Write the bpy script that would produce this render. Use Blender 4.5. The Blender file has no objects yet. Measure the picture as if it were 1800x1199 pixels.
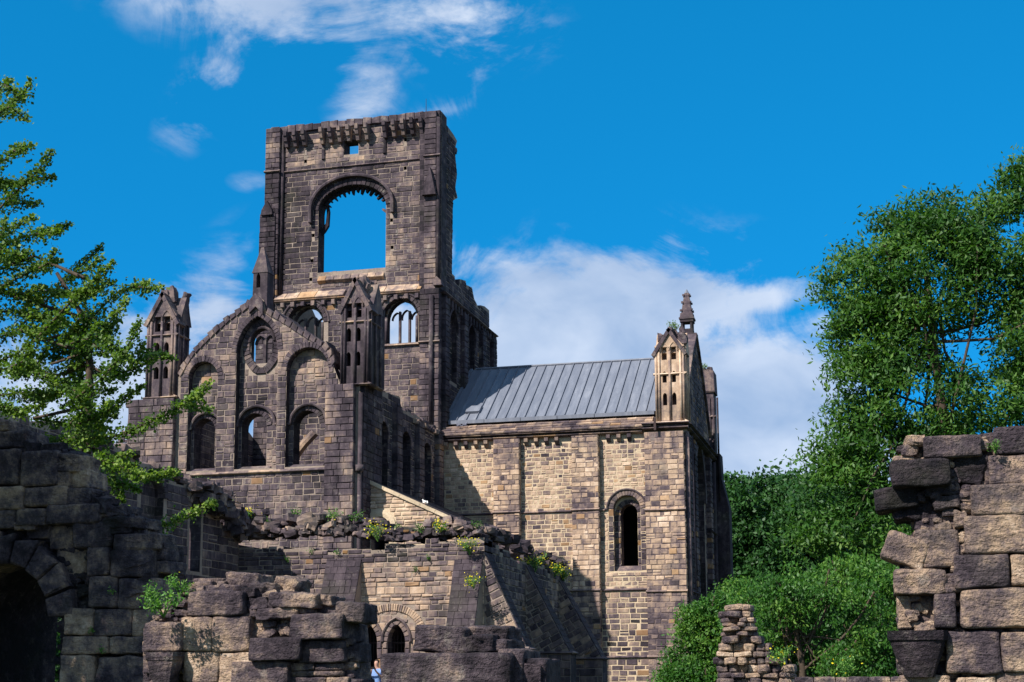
import bpy, math, random
import numpy as np
from mathutils import Vector, Matrix, noise
from mathutils.geometry import tessellate_polygon
random.seed(7)
scene = bpy.context.scene
C = scene.collection
R = math.radians
# ------------------------------------------------------------------ camera
YAW, PITCH, ROLL, FPX, PPY = R(-14.605), R(8.94), R(-.288), 2560.0, 788.0
CAM = np.array([0.0, 0.0, 1.65])
def _basis():
    cy, sy, cp, sp, cr, sr = math.cos(YAW), math.sin(YAW), math.cos(PITCH), math.sin(PITCH), math.cos(ROLL), math.sin(ROLL)
    f = np.array([sy*cp, cy*cp, sp]); r = np.array([cy, -sy, 0]); u = np.cross(r, f)
    return np.array([cr*r+sr*u, -sr*r+cr*u, f])
CB = _basis()
cam_d = bpy.data.cameras.new('camera'); cam = bpy.data.objects.new('camera', cam_d); C.objects.link(cam)
cam_d.sensor_width = 36; cam_d.lens = FPX/1800*36; cam_d.shift_y = (PPY-599.5)/1800
cam_d.clip_start = .1; cam_d.clip_end = 3000
m4 = Matrix(((CB[0][0], CB[1][0], -CB[2][0], CAM[0]), (CB[0][1], CB[1][1], -CB[2][1], CAM[1]), (CB[0][2], CB[1][2], -CB[2][2], CAM[2]), (0, 0, 0, 1)))
cam.matrix_world = m4
scene.camera = cam
def ray(x, y): return CB.T @ np.array([(x-900)/FPX, -(y-PPY)/FPX, 1.0])
def atY(x, y, Y):                                   # the point of the photograph's view line at depth Y
    d = ray(x, y); return CAM+d*(Y/d[1])
def atX(x, y, X):
    d = ray(x, y); return CAM+d*(X/d[0])
# ------------------------------------------------------------------ sun, sky, exposure
SUN = Vector((-.63, -1, 1.10)).normalized()
sl = bpy.data.lights.new('sun', 'SUN'); sl.energy = 5.0; sl.angle = R(.5); sl.color = (1, .96, .915)
so = bpy.data.objects.new('sun', sl); C.objects.link(so); so.rotation_euler = SUN.to_track_quat('Z', 'Y').to_euler()
scene.view_settings.view_transform = 'Standard'; scene.view_settings.look = 'None'
scene.view_settings.exposure = 0.62; scene.view_settings.gamma = 1.0
w = bpy.data.worlds.new('World'); scene.world = w; w.use_nodes = True
nt = w.node_tree; nt.nodes.clear()
class NT:
    def __init__(s, nt): s.nt = nt
    def n(s, t, **k):
        q = s.nt.nodes.new(t)
        for a, b in k.items():
            if a.startswith('i_'):
                key = a[2:]; key = int(key) if key.isdigit() else key.replace('_', ' ')
                if isinstance(b, bpy.types.NodeSocket): s.nt.links.new(b, q.inputs[key])
                else: q.inputs[key].default_value = b
            else: setattr(q, a, b)
        return q
    def math(s, op, a, b=0.0, c=None, clamp=False):
        q = s.n('ShaderNodeMath', operation=op, use_clamp=clamp, i_0=a, i_1=b)
        if c is not None:
            if isinstance(c, bpy.types.NodeSocket): s.nt.links.new(c, q.inputs[2])
            else: q.inputs[2].default_value = c
        return q.outputs[0]
    def mix(s, f, a, b, blend='MIX'):
        q = s.n('ShaderNodeMix', data_type='RGBA', blend_type=blend)
        for i, v in ((0, f), (6, a), (7, b)):
            if isinstance(v, bpy.types.NodeSocket): s.nt.links.new(v, q.inputs[i])
            elif i and not hasattr(v, '__len__'): q.inputs[i].default_value = (v, v, v, 1)
            elif i: q.inputs[i].default_value = (*v[:3], 1)
            else: q.inputs[i].default_value = v
        return q.outputs[2]
    def ramp(s, f, stops, interp='LINEAR'):
        q = s.n('ShaderNodeValToRGB'); q.color_ramp.interpolation = interp
        e = q.color_ramp.elements
        while len(e) < len(stops): e.new(.5)
        for el, (p, c) in zip(e, stops): el.position = p; el.color = (*c, 1) if hasattr(c, '__len__') else (c, c, c, 1)
        s.nt.links.new(f, q.inputs[0]); return q.outputs[0]
    def noise(s, vec, scale, detail=4, rough=.55, dist=0.0):
        q = s.n('ShaderNodeTexNoise', i_Scale=scale, i_Detail=detail, i_Roughness=rough, i_Distortion=dist)
        s.nt.links.new(vec, q.inputs['Vector']); return q.outputs[0]
W = NT(nt)
sky = W.n('ShaderNodeTexSky', sky_type='NISHITA', sun_disc=False)
sky.sun_elevation = math.asin(SUN.z); sky.sun_rotation = math.atan2(SUN.x, SUN.y)
sky.air_density = 1.0; sky.dust_density = .3; sky.ozone_density = 3.0
sb_ = W.n('ShaderNodeSeparateColor', i_0=sky.outputs[0]).outputs[2]
sb_ = W.math('POWER', sb_, .55)
blue = W.mix(.03, W.mix(1.0, W.n('ShaderNodeCombineColor', i_0=sb_, i_1=sb_, i_2=sb_).outputs[0], (.0, .80, 2.02), 'MULTIPLY'), sky.outputs[0])
tc = W.n('ShaderNodeTexCoord'); dirv = tc.outputs['Generated']
sep = W.n('ShaderNodeSeparateXYZ', i_0=dirv)
az = W.math('ARCTAN2', sep.outputs[0], sep.outputs[1]); el = W.math('ARCSINE', sep.outputs[2])
# clouds: soft banks at their bearing and height, torn by noise
def azel(x, y): d = ray(x, y); d = d/np.linalg.norm(d); return math.atan2(d[0], d[1]), math.asin(d[2])
tot = None
for (cx, cy, rx, ry, ang, st) in [(560, 15, 300, 75, -4, .85), (640, 110, 60, 120, 0, .6), (400, 110, 50, 140, -35, .55), (800, 15, 110, 40, 0, .7), (790, 185, 80, 30, 20, .32), (830, 130, 40, 25, 0, .3),
        (1050, 600, 250, 125, 4, 1.7), (1300, 790, 260, 160, 0, 1.7), (1150, 700, 260, 120, 0, 1.5), (950, 500, 120, 40, -6, 1.0), (880, 480, 130, 40, -12, .7), (650, 610, 170, 80, 0, 1.3), (1345, 525, 110, 30, 6, 1.05), (1440, 570, 60, 30, 0, .8), (1230, 440, 60, 14, 0, .35),
        (330, 600, 160, 100, 20, .8), (180, 740, 300, 120, 0, 1.1), (60, 470, 70, 50, 0, .5), (380, 480, 120, 60, 50, .3), (440, 320, 40, 18, 0, .25)]:
    a0, e0 = azel(cx, cy)
    s = 1/FPX
    da = W.math('SUBTRACT', az, a0); de = W.math('SUBTRACT', el, e0)
    ca, sa = math.cos(R(ang)), math.sin(R(ang))
    u = W.math('DIVIDE', W.math('ADD', W.math('MULTIPLY', da, ca), W.math('MULTIPLY', de, sa)), rx*s)
    v = W.math('DIVIDE', W.math('SUBTRACT', W.math('MULTIPLY', de, ca), W.math('MULTIPLY', da, sa)), ry*s)
    r2 = W.math('ADD', W.math('MULTIPLY', u, u), W.math('MULTIPLY', v, v))
    g = W.math('MULTIPLY', W.math('EXPONENT', W.math('MULTIPLY', r2, -.8)), st)
    tot = g if tot is None else W.math('MAXIMUM', tot, g)
mp = W.n('ShaderNodeMapping', i_Vector=dirv); mp.inputs['Scale'].default_value = (1, 1, 1.7)
n1 = W.noise(mp.outputs[0], 8, 9, .62, 1.1); n2 = W.noise(mp.outputs[0], 3.2, 5, .5, .2)
far = W.math('MULTIPLY', W.math('GREATER_THAN', W.math('ABSOLUTE', W.math('ADD', az, .25)), .62), W.math('SUBTRACT', W.math('MULTIPLY', n2, 1.5), .1))   # broken cloud goes on round the rest of the sky
tot = W.math('MAXIMUM', tot, far)
n4 = W.noise(mp.outputs[0], 26, 8, .6, .5)
dens = W.math('ADD', W.math('ADD', tot, W.math('MULTIPLY', W.math('SUBTRACT', n1, .5), 2.7)), W.math('MULTIPLY', W.math('SUBTRACT', n4, .5), .9))
dens = W.n('ShaderNodeMapRange', interpolation_type='SMOOTHSTEP', i_0=dens, i_1=.18, i_2=.98).outputs[0]
dens = W.math('MULTIPLY', dens, W.n('ShaderNodeMapRange', i_0=tot, i_1=.08, i_2=.35).outputs[0])
dens = W.math('MULTIPLY', dens, .88)
n3 = W.noise(mp.outputs[0], 14, 5, .5, .3)
ccol = W.mix(W.math('ADD', W.math('MULTIPLY', n2, .55), W.math('MULTIPLY', W.math('SUBTRACT', n3, .35), 1.7), clamp=True), (2.1, 3.0, 4.6), (5.4, 5.9, 6.8))
ccol = W.mix(1.0, ccol, 1.0, 'MULTIPLY')
skycol = W.mix(dens, blue, ccol)
bg = W.n('ShaderNodeBackground', i_Color=skycol, i_Strength=.1)
wo = W.n('ShaderNodeOutputWorld'); nt.links.new(bg.outputs[0], wo.inputs[0])
scene.cycles.max_bounces = 5; scene.cycles.diffuse_bounces = 2; scene.cycles.glossy_bounces = 2; scene.cycles.transparent_max_bounces = 4
# ------------------------------------------------------------------ materials
def mat(name):
    m = bpy.data.materials.new(name); m.use_nodes = True; m.node_tree.nodes.clear()
    return m, NT(m.node_tree)
def finish(N, col, rough=.9, bump=None, bs=.3, bd=.02, spec=.2):
    b = N.n('ShaderNodeBsdfPrincipled', i_Roughness=rough)
    b.inputs['Specular IOR Level'].default_value = spec
    if isinstance(col, bpy.types.NodeSocket): N.nt.links.new(col, b.inputs[0])
    else: b.inputs[0].default_value = (*col, 1)
    if bump is not None:
        q = N.n('ShaderNodeBump', i_Strength=bs, i_Distance=bd, i_Height=bump); N.nt.links.new(q.outputs[0], b.inputs['Normal'])
    o = N.n('ShaderNodeOutputMaterial'); N.nt.links.new(b.outputs[0], o.inputs[0]); return b
def stone_mat(name, scale=1.0, ramp=None, course=0, rv=.34, nv=.30, fv=.22, bd=.02, bs=.6, streak=.5, green=.12, orange=.965, patch=.35, bed=0):
    m, N = mat(name)
    pos = N.n('ShaderNodeNewGeometry').outputs['Position']
    tone = N.n('ShaderNodeAttribute', attribute_name='tone').outputs['Fac']
    rnd = N.n('ShaderNodeAttribute', attribute_name='rnd').outputs['Fac']
    big = N.noise(pos, .35*scale, 4, .6); fine = N.noise(pos, 7*scale, 6, .68); mid = N.noise(pos, 1.9*scale, 4, .62)
    mpn = N.n('ShaderNodeMapping', i_Vector=pos); mpn.inputs['Scale'].default_value = (2.2*scale, 2.2*scale, .22*scale)
    st = N.noise(mpn.outputs[0], 1, 4, .6)
    v = N.math('ADD', tone, N.math('MULTIPLY', N.math('SUBTRACT', rnd, .5), rv))
    v = N.math('ADD', v, N.math('MULTIPLY', N.math('SUBTRACT', big, .5), nv*1.6))
    v = N.math('ADD', v, N.math('MULTIPLY', N.math('SUBTRACT', mid, .5), nv*1.2))
    v = N.math('ADD', v, N.math('MULTIPLY', N.math('SUBTRACT', fine, .5), fv*1.6))
    v = N.math('ADD', v, N.math('MULTIPLY', N.math('SUBTRACT', st, .5), streak*.7))
    if bed:
        mb = N.n('ShaderNodeMapping', i_Vector=pos); mb.inputs['Scale'].default_value = (2.5, 2.5, 13); mb.inputs['Rotation'].default_value = (.1, .12, 0)
        bedn = N.noise(mb.outputs[0], 1.2, 5, .65, .6); v = N.math('ADD', v, N.math('MULTIPLY', N.math('SUBTRACT', bedn, .5), bed*.5))
    if course:
        sx = N.n('ShaderNodeSeparateXYZ', i_0=pos); cz = N.math('DIVIDE', sx.outputs[2], course); fz = N.math('FLOOR', cz)
        cu = N.math('ADD', N.math('DIVIDE', N.math('ADD', sx.outputs[0], sx.outputs[1]), course*1.7), N.math('MULTIPLY', fz, .437)); fu = N.math('FLOOR', cu)
        wn_ = N.n('ShaderNodeTexWhiteNoise', noise_dimensions='2D', i_Vector=N.n('ShaderNodeCombineXYZ', i_0=fu, i_1=fz).outputs[0]).outputs[0]
        v = N.math('ADD', v, N.math('MULTIPLY', N.math('SUBTRACT', wn_, .5), rv))
        ez = N.math('ABSOLUTE', N.math('SUBTRACT', N.math('FRACT', cz), .5)); eu = N.math('ABSOLUTE', N.math('SUBTRACT', N.math('FRACT', cu), .5))
        jm = N.math('MAXIMUM', N.math('GREATER_THAN', ez, .455), N.math('GREATER_THAN', eu, .475))
        v = N.math('ADD', v, N.math('MULTIPLY', jm, .14))
    ramp = ramp or [(0, (.014, .0115, .014)), (.22, (.036, .0265, .032)), (.42, (.082, .061, .068)), (.6, (.205, .146, .122)), (.8, (.43, .295, .195)), (1, (.64, .48, .35))]
    col = N.ramp(v, ramp)
    # a few stones of warm orange ironstone, some greenish weathering
    r2 = N.math('FRACT', N.math('MULTIPLY', rnd, 17.3))
    col = N.mix(N.math('MULTIPLY', N.math('GREATER_THAN', r2, orange), .5), col, (.36, .19, .065))
    hue = N.noise(pos, 1.1*scale, 3)
    gm = N.n('ShaderNodeMapRange', i_0=N.noise(pos, .6*scale, 5, .6), i_1=.52, i_2=.75).outputs[0]
    col = N.mix(N.math('MULTIPLY', gm, green), col, (.16, .17, .06))
    pt = N.n('ShaderNodeMapRange', i_0=N.noise(pos, 2.3*scale, 7, .72), i_1=.56, i_2=.66).outputs[0]
    col = N.mix(N.math('MULTIPLY', pt, N.math('MULTIPLY', N.n('ShaderNodeMapRange', i_0=big, i_1=.4, i_2=.6).outputs[0], patch)), col, (.36, .31, .25))
    sp = N.n('ShaderNodeMapRange', i_0=N.noise(pos, 22*scale, 3, .7), i_1=.66, i_2=.74).outputs[0]
    col = N.mix(N.math('MULTIPLY', sp, .35), col, (.34, .31, .27))
    h = N.math('ADD', N.math('MULTIPLY', N.noise(pos, 4*scale, 6, .65), 1.0), N.math('MULTIPLY', N.noise(pos, 16*scale, 4, .6), .4))
    if bed: h = N.math('ADD', h, N.math('MULTIPLY', bedn, .9))
    finish(N, col, .92, h, bs, bd)
    return m
M_soot = stone_mat('soot_stained_sandstone', rv=.2, nv=.46, streak=1.0, orange=.985, patch=.6)
M_tan = stone_mat('pale_sandstone', rv=.25, nv=.46, streak=.85, green=.14, orange=.96)
M_mid = stone_mat('weathered_gritstone', rv=.26, nv=.42, streak=.9, green=.16, orange=.98)
M_near = stone_mat('near_gritstone', scale=3.0, rv=.16, fv=.4, bd=.06, bs=1.0, streak=.2, nv=.85, green=.12, orange=1.1, patch=.5, bed=.16)
M_rev = stone_mat('coursed_reveal', course=.3, rv=.25, nv=.4)
def mortar(name, c, rough=.95):
    m, N = mat(name); pos = N.n('ShaderNodeNewGeometry').outputs['Position']
    f = N.math('ADD', N.math('MULTIPLY', N.noise(pos, .6, 4), .7), N.math('MULTIPLY', N.noise(pos, 9, 5, .7), .5))
    col = N.ramp(f, [(.3, tuple(x*.35 for x in c)), (.62, c), (.85, tuple(min(1, x*1.35) for x in c))])
    finish(N, col, rough, N.noise(pos, 14, 5, .7), .8, .03); return m
M_mort_d = mortar('dark_mortar', (.27, .21, .165)); M_mort_p = mortar('pale_mortar', (.52, .40, .265)); M_mort_n = mortar('near_mortar', (.34, .25, .165))
def simple(name, c, rough=.8, metal=0, var=.3, sc=3, bd=.01):
    m, N = mat(name); pos = N.n('ShaderNodeNewGeometry').outputs['Position']
    f = N.noise(pos, sc, 5, .65)
    col = N.ramp(f, [(.3, tuple(x*(1-var) for x in c)), (.7, tuple(min(1, x*(1+var)) for x in c))])
    b = finish(N, col, rough, f, .3, bd); b.inputs['Metallic'].default_value = metal; return m
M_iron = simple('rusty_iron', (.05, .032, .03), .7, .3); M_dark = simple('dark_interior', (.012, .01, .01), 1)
M_bark = simple('tree_bark', (.07, .05, .035), .9, 0, .4, 8, .03); M_slate = None
M_grass = simple('mown_grass', (.045, .06, .02), .95, 0, .35, 2.5); M_gravel = simple('gravel_path', (.28, .24, .19), .95)
def lead_mat():
    m, N = mat('grey_lead_sheet'); pos = N.n('ShaderNodeNewGeometry').outputs['Position']
    mpn = N.n('ShaderNodeMapping', i_Vector=pos); mpn.inputs['Scale'].default_value = (3.5, .5, .5)
    rnd = N.n('ShaderNodeAttribute', attribute_name='rnd').outputs['Fac']
    f = N.math('ADD', N.math('MULTIPLY', N.noise(mpn.outputs[0], 1.2, 6, .65), .8), N.math('ADD', N.math('MULTIPLY', rnd, .09), N.math('MULTIPLY', N.noise(pos, 5, 6, .7), .2)))
    col = N.ramp(f, [(.28, (.10, .112, .145)), (.5, (.13, .14, .168)), (.62, (.158, .168, .197)), (.85, (.25, .257, .28))])
    b = finish(N, col, .55, N.noise(pos, 2.5, 3), .25, .02, .35); return m
M_lead = lead_mat()
def leaf_mat(name, dark, mid, lite, tr=.35):
    m, N = mat(name)
    rnd = N.n('ShaderNodeAttribute', attribute_name='rnd').outputs['Fac']
    col = N.ramp(rnd, [(0, dark), (.55, mid), (1, lite)])
    b = N.n('ShaderNodeBsdfPrincipled', i_Roughness=.5); b.inputs['Specular IOR Level'].default_value = .25
    N.nt.links.new(col, b.inputs[0])
    t = N.n('ShaderNodeBsdfTranslucent'); N.nt.links.new(N.mix(1.0, col, (1.3, 1.5, .5), 'MULTIPLY'), t.inputs[0])
    mx = N.n('ShaderNodeMixShader', i_0=tr, i_1=b.outputs[0], i_2=t.outputs[0])
    o = N.n('ShaderNodeOutputMaterial'); N.nt.links.new(mx.outputs[0], o.inputs[0]); return m
M_ash = leaf_mat('ash_leaves', (.018, .06, .010), (.05, .13, .018), (.135, .23, .045))
M_gink = leaf_mat('ginkgo_leaves', (.035, .075, .012), (.095, .17, .022), (.24, .32, .055))
M_bush = leaf_mat('bush_leaves', (.018, .065, .010), (.046, .135, .017), (.14, .25, .04))
M_far = leaf_mat('far_leaves', (.014, .05, .010), (.028, .085, .016), (.055, .13, .028), .25)
M_fern = leaf_mat('wall_fern', (.05, .13, .02), (.10, .24, .04), (.22, .36, .09))
M_flow = leaf_mat('yellow_flowers', (.10, .15, .03), (.55, .45, .02), (.8, .62, .02), .2)
# ------------------------------------------------------------------ mesh helpers
def tag(o, label=None, cat=None, group=None, kind=None):
    if label: o['label'] = label
    if cat: o['category'] = cat
    if group: o['group'] = group
    if kind: o['kind'] = kind
    return o
def mesh(name, V, F, m, parent=None, tone=None, rnd=None, smooth=False):
    me = bpy.data.meshes.new(name); me.from_pydata([tuple(v) for v in V], [], F)
    if tone is not None:
        a = me.attributes.new('tone', 'FLOAT', 'POINT'); a.data.foreach_set('value', np.broadcast_to(np.asarray(tone, dtype=np.float32), (len(V),)).copy())
    if rnd is not None:
        a = me.attributes.new('rnd', 'FLOAT', 'POINT'); a.data.foreach_set('value', np.broadcast_to(np.asarray(rnd, dtype=np.float32), (len(V),)).copy())
    if m: me.materials.append(m)
    if smooth: me.shade_smooth()
    o = bpy.data.objects.new(name, me); C.objects.link(o)
    if parent: o.parent = parent
    return o
def empty(name, loc=(0, 0, 0), label=None, cat=None, group=None):
    # things are built in world coordinates; the parent sits at the base, its children are offset back
    o = bpy.data.objects.new(name, None); C.objects.link(o); o.empty_display_size = .2
    tag(o, label, cat, group); return o
class Geo:
    def __init__(s): s.V = []; s.F = []; s.T = []; s.Rn = []
    def add(s, vf, tone=.3, rnd=None):
        V, F = vf; b = len(s.V); s.V += [tuple(v) for v in V]; s.F += [tuple(i+b for i in f) for f in F]
        rnd = random.random() if rnd is None else rnd
        s.T += [tone]*len(V); s.Rn += [rnd]*len(V); return s
    def build(s, name, m, parent=None, smooth=False):
        return mesh(name, s.V, s.F, m, parent, np.array(s.T), np.array(s.Rn), smooth)
class Frame:                                        # a wall face: s along it, t up, d out of it
    def __init__(s, O, u, n): s.O = np.array(O, float); s.u = np.array(u, float); s.n = np.array(n, float)
    def P(s, a, t, d): return s.O+s.u*a+s.n*d+np.array([0, 0, t])
def south(Y): return Frame((0, Y, 0), (1, 0, 0), (0, -1, 0))
def east(X): return Frame((X, 0, 0), (0, 1, 0), (1, 0, 0))
def box(fr, s0, s1, t0, t1, d0, d1):
    V = [fr.P(a, t, d) for d in (d0, d1) for a, t in ((s0, t0), (s1, t0), (s1, t1), (s0, t1))]
    return V, [(3, 2, 1, 0), (4, 5, 6, 7), (0, 1, 5, 4), (1, 2, 6, 5), (2, 3, 7, 6), (3, 0, 4, 7)]
def cstone(fr, q, d0, d1, b=.025, j=.011):          # a dressed stone: quad q of (s,t), chamfered and a little uneven
    cx = sum(p[0] for p in q)/4; cy = sum(p[1] for p in q)/4
    q = [(x+random.uniform(-j, j), y+random.uniform(-j, j)) for x, y in q]
    V = [fr.P(x, y, d0) for x, y in q]
    dd = d1-min(b, (d1-d0)*.6)
    V += [fr.P(x, y, dd) for x, y in q]
    for x, y in q:
        lx, ly = cx-x, cy-y; k = 1/max(abs(lx), abs(ly), 1e-6)
        V.append(fr.P(x+math.copysign(min(b, abs(lx)*.5), lx), y+math.copysign(min(b, abs(ly)*.5), ly), d1+random.uniform(-j, j)))
    F = [(8, 9, 10, 11)]
    for i in range(4):
        k = (i+1) % 4; F += [(i, k, 4+k, 4+i), (4+i, 4+k, 8+k, 8+i)]
    return V, F
def prism(fr, poly, d0, d1, holes=()):
    loops = [list(poly)]+[list(h) for h in holes]
    flat = [p for l in loops for p in l]
    tris = tessellate_polygon([[Vector((x, y, 0)) for x, y in l] for l in loops])
    n = len(flat); V = [fr.P(x, y, d1) for x, y in flat]+[fr.P(x, y, d0) for x, y in flat]
    F = []
    for t in tris:
        a, b, c = [Vector((*flat[i], 0)) for i in t]
        t = t if (b-a).cross(c-a).z > 0 else (t[0], t[2], t[1])
        F += [tuple(t), (t[2]+n, t[1]+n, t[0]+n)]
    o = 0
    for l in loops:
        for i in range(len(l)): k = (i+1) % len(l); F.append((o+i, o+i+n, o+k+n, o+k))
        o += len(l)
    return V, F
def cyl(p0, p1, r0, r1=None, n=8, caps=True):
    r1 = r0 if r1 is None else r1; p0 = Vector(p0); p1 = Vector(p1); d = (p1-p0).normalized()
    a = d.orthogonal().normalized(); b = d.cross(a)
    V = [p+(a*math.cos(2*math.pi*i/n)+b*math.sin(2*math.pi*i/n))*r for p, r in ((p0, r0), (p1, r1)) for i in range(n)]
    F = [(i, (i+1) % n, n+(i+1) % n, n+i) for i in range(n)]
    if caps: F += [tuple(range(n-1, -1, -1)), tuple(range(n, 2*n))]
    return V, F
_rk = {}
def rockgrid(n):
    if n in _rk: return _rk[n]
    idx = {}; V = []; F = []
    def vid(p):
        k = tuple(round(c*n) for c in p)
        if k not in idx: idx[k] = len(V); V.append([2*c/n-1 for c in k])
        return idx[k]
    for ax in range(3):
        for sd in (0, 1):
            for i in range(n):
                for j in range(n):
                    q = []
                    for a, b in ((0, 0), (1, 0), (1, 1), (0, 1)):
                        p = [0, 0, 0]; p[ax] = sd; p[(ax+1) % 3] = (i+a)/n; p[(ax+2) % 3] = (j+b)/n; q.append(vid(p))
                    F.append(tuple(q) if sd else tuple(q[::-1]))
    _rk[n] = (np.array(V), F); return _rk[n]
def rock(c, w, d, h, n=2, rough=.12, k=7, rz=0, ry=0, seed=None, fs=1.6, face=None):
    G, F = rockgrid(n); seed = random.random()*100 if seed is None else seed
    nn = (np.abs(G)**k).sum(1)**(1/k); P = G/nn[:, None]
    P = P*np.array([w, d, h])/2
    if face: P[:, 0] += P[:, 2]*face
    mn = min(w, d, h); out = []
    for p in P:
        v = Vector(p)
        f = noise.noise(v*(fs/mn)*.6+Vector((seed, seed*.7, 3)))+.5*noise.noise(v*(fs/mn)*1.6+Vector((seed, 1, seed)))+(.35*noise.noise(v*(fs/mn)*4.2+Vector((seed, 1, seed))) if n > 6 else 0)
        g = Vector((noise.noise(v*2/mn+Vector((seed, 9, 1))), noise.noise(v*2/mn+Vector((5, seed, 1))), noise.noise(v*2/mn+Vector((1, 9, seed)))))
        l = v.length or 1
        out.append(v+v/l*f*rough*mn+g*rough*mn*.7)
    rm = Matrix.Rotation(rz, 3, 'Z') @ Matrix.Rotation(ry, 3, 'Y'); c = Vector(c)
    return [c+rm @ v for v in out], F
class Bin:                                          # all stones of one thing: the 300 largest in view become parts, the rest one part
    def __init__(s, thing, m, name='stone', cap=300): s.t = thing; s.m = m; s.L = []; s.name = name; s.cap = cap
    def add(s, vf, tone, wgt=1.0, rnd=None, smooth=False):
        V = np.array([tuple(v) for v in vf[0]]); c = V.mean(0); ext = V.max(0)-V.min(0); e = np.sort(ext)
        dist = np.linalg.norm(c-CAM); s.L.append((e[1]*e[2]/dist**2*wgt, V, vf[1], tone, random.random() if rnd is None else rnd, smooth))
    def flush(s):
        s.L.sort(key=lambda q: -q[0])
        for q in s.L[:s.cap]: mesh(s.name, q[1], q[2], s.m, s.t, q[3], q[4], q[5])
        if s.L[s.cap:]:
            g = Geo()
            for q in s.L[s.cap:]: g.add((q[1], q[2]), q[3], q[4])
            tag(g.build(s.name+'work', s.m, s.t), kind='stuff')
def spans(loops, t):
    xs = []
    for l in loops:
        for i in range(len(l)):
            (x0, y0), (x1, y1) = l[i], l[(i+1) % len(l)]
            if (y0 <= t) != (y1 <= t): xs.append(x0+(t-y0)*(x1-x0)/(y1-y0))
    xs.sort(); return list(zip(xs[::2], xs[1::2]))
def inter(A, B):
    return [(max(a, c), min(b, d)) for a, b in A for c, d in B if min(b, d)-max(a, c) > .06]
def masonry(bn, fr, outer, holes=(), h=(.26, .34), wd=(.4, .8), d=0, proud=(.012, .035), jt=.022, tone=lambda s, t: .3, back=.05, wgt=1, tmin=None, tmax=None, miss=0, b=.022, seed=1):
    rs = random.Random(seed); loops = [outer]+list(holes)
    t = min(p[1] for p in outer) if tmin is None else tmin; T = max(p[1] for p in outer) if tmax is None else tmax
    while t < T-.05:
        hh = rs.uniform(*h)
        if t+hh > T-.08: hh = T-t
        I = inter(inter(spans(loops, t+.02), spans(loops, t+hh/2)), spans(loops, t+hh-.02))
        for a, bb in I:
            x = a; first = True
            while x < bb-.01:
                ww = rs.uniform(*wd)*(.5+.5*rs.random() if first else 1); first = False
                if x+ww > bb-wd[0]*.5: ww = bb-x
                if rs.random() >= miss:
                    sp_ = rs.random(); cut = [0, 1]
                    if sp_ < .10 and hh > .2: cut = [0, rs.uniform(.38, .62), 1]
                    for c0_, c1_ in zip(cut, cut[1:]):
                        ta, tb_ = t+hh*c0_+jt/2, t+hh*c1_-jt/2; k1, k2 = rs.uniform(-.012, .012), rs.uniform(-.012, .012)
                        q = [(x+jt/2, ta), (x+ww-jt/2, ta+k1*.5), (x+ww-jt/2+k1, tb_), (x+jt/2+k2, tb_+k2*.5)]
                        bn.add(cstone(fr, q, d-back, d+rs.uniform(*proud), b*rs.uniform(.7, 1.5)), tone(x+ww/2, t+hh/2), wgt)
                x += ww
        t += hh
def pier(bn, fr, s0, s1, t0, t1, d0, d1, h=(.27, .34), tone=lambda s, t: .3, nw=2, wgt=1, seed=3, batter=0):
    rs = random.Random(seed); t = t0; k = 0
    while t < t1-.03:
        hh = rs.uniform(*h)
        if t+hh > t1-.1: hh = t1-t
        f = batter*(t-t0)/max(t1-t0, .1)
        cuts = [s0+f]+sorted(s0+f+(s1-s0-2*f)*((i+1)/nw+rs.uniform(-.14, .14)+(.12 if k % 2 else -.12)) for i in range(nw-1))+[s1-f]
        for a, c in zip(cuts, cuts[1:]):
            q = [(a+.006, t+.008), (c-.006, t+.008), (c-.006, t+hh-.008), (a+.006, t+hh-.008)]
            bn.add(cstone(fr, q, d0, d1+rs.uniform(-.01, .012)-f, .025), tone((a+c)/2, t+hh/2), wgt)
        t += hh; k += 1
def arch(s0, s1, ts, kind='round', rise=None, n=16):      # inner curve from left spring to right spring
    m = (s0+s1)/2; r = (s1-s0)/2; out = []
    if kind == 'round':
        k = (rise or r)/r
        return [(m-r*math.cos(math.pi*i/n), ts+r*k*math.sin(math.pi*i/n)) for i in range(n+1)]
    rise = rise or r*1.5                             # pointed: two arcs
    Rr = (r*r+rise*rise)/(2*r)
    a1 = math.asin(min(1, rise/Rr))
    L = [(s0+Rr-Rr*math.cos(a1*i/(n//2)), ts+Rr*math.sin(a1*i/(n//2))) for i in range(n//2+1)]
    return L+[(2*m-x, y) for x, y in L[-2::-1]]
def opening(s0, s1, tb, ts, kind='round', rise=None, n=16): return [(s0, tb)]+arch(s0, s1, ts, kind, rise, n)+[(s1, tb)]
def offset(path, o):
    out = []
    for i, (x, y) in enumerate(path):
        a = path[max(0, i-1)]; b = path[min(len(path)-1, i+1)]; dx, dy = b[0]-a[0], b[1]-a[1]; l = math.hypot(dx, dy) or 1
        out.append((x-dy/l*o, y+dx/l*o))
    return out
def resample(path, n):
    L = [0]
    for a, b in zip(path, path[1:]): L.append(L[-1]+math.hypot(b[0]-a[0], b[1]-a[1]))
    out = []
    for i in range(n+1):
        q = L[-1]*i/n; k = 0
        while k < len(L)-2 and L[k+1] < q: k += 1
        f = (q-L[k])/((L[k+1]-L[k]) or 1); out.append((path[k][0]+(path[k+1][0]-path[k][0])*f, path[k][1]+(path[k+1][1]-path[k][1])*f))
    return out
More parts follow.
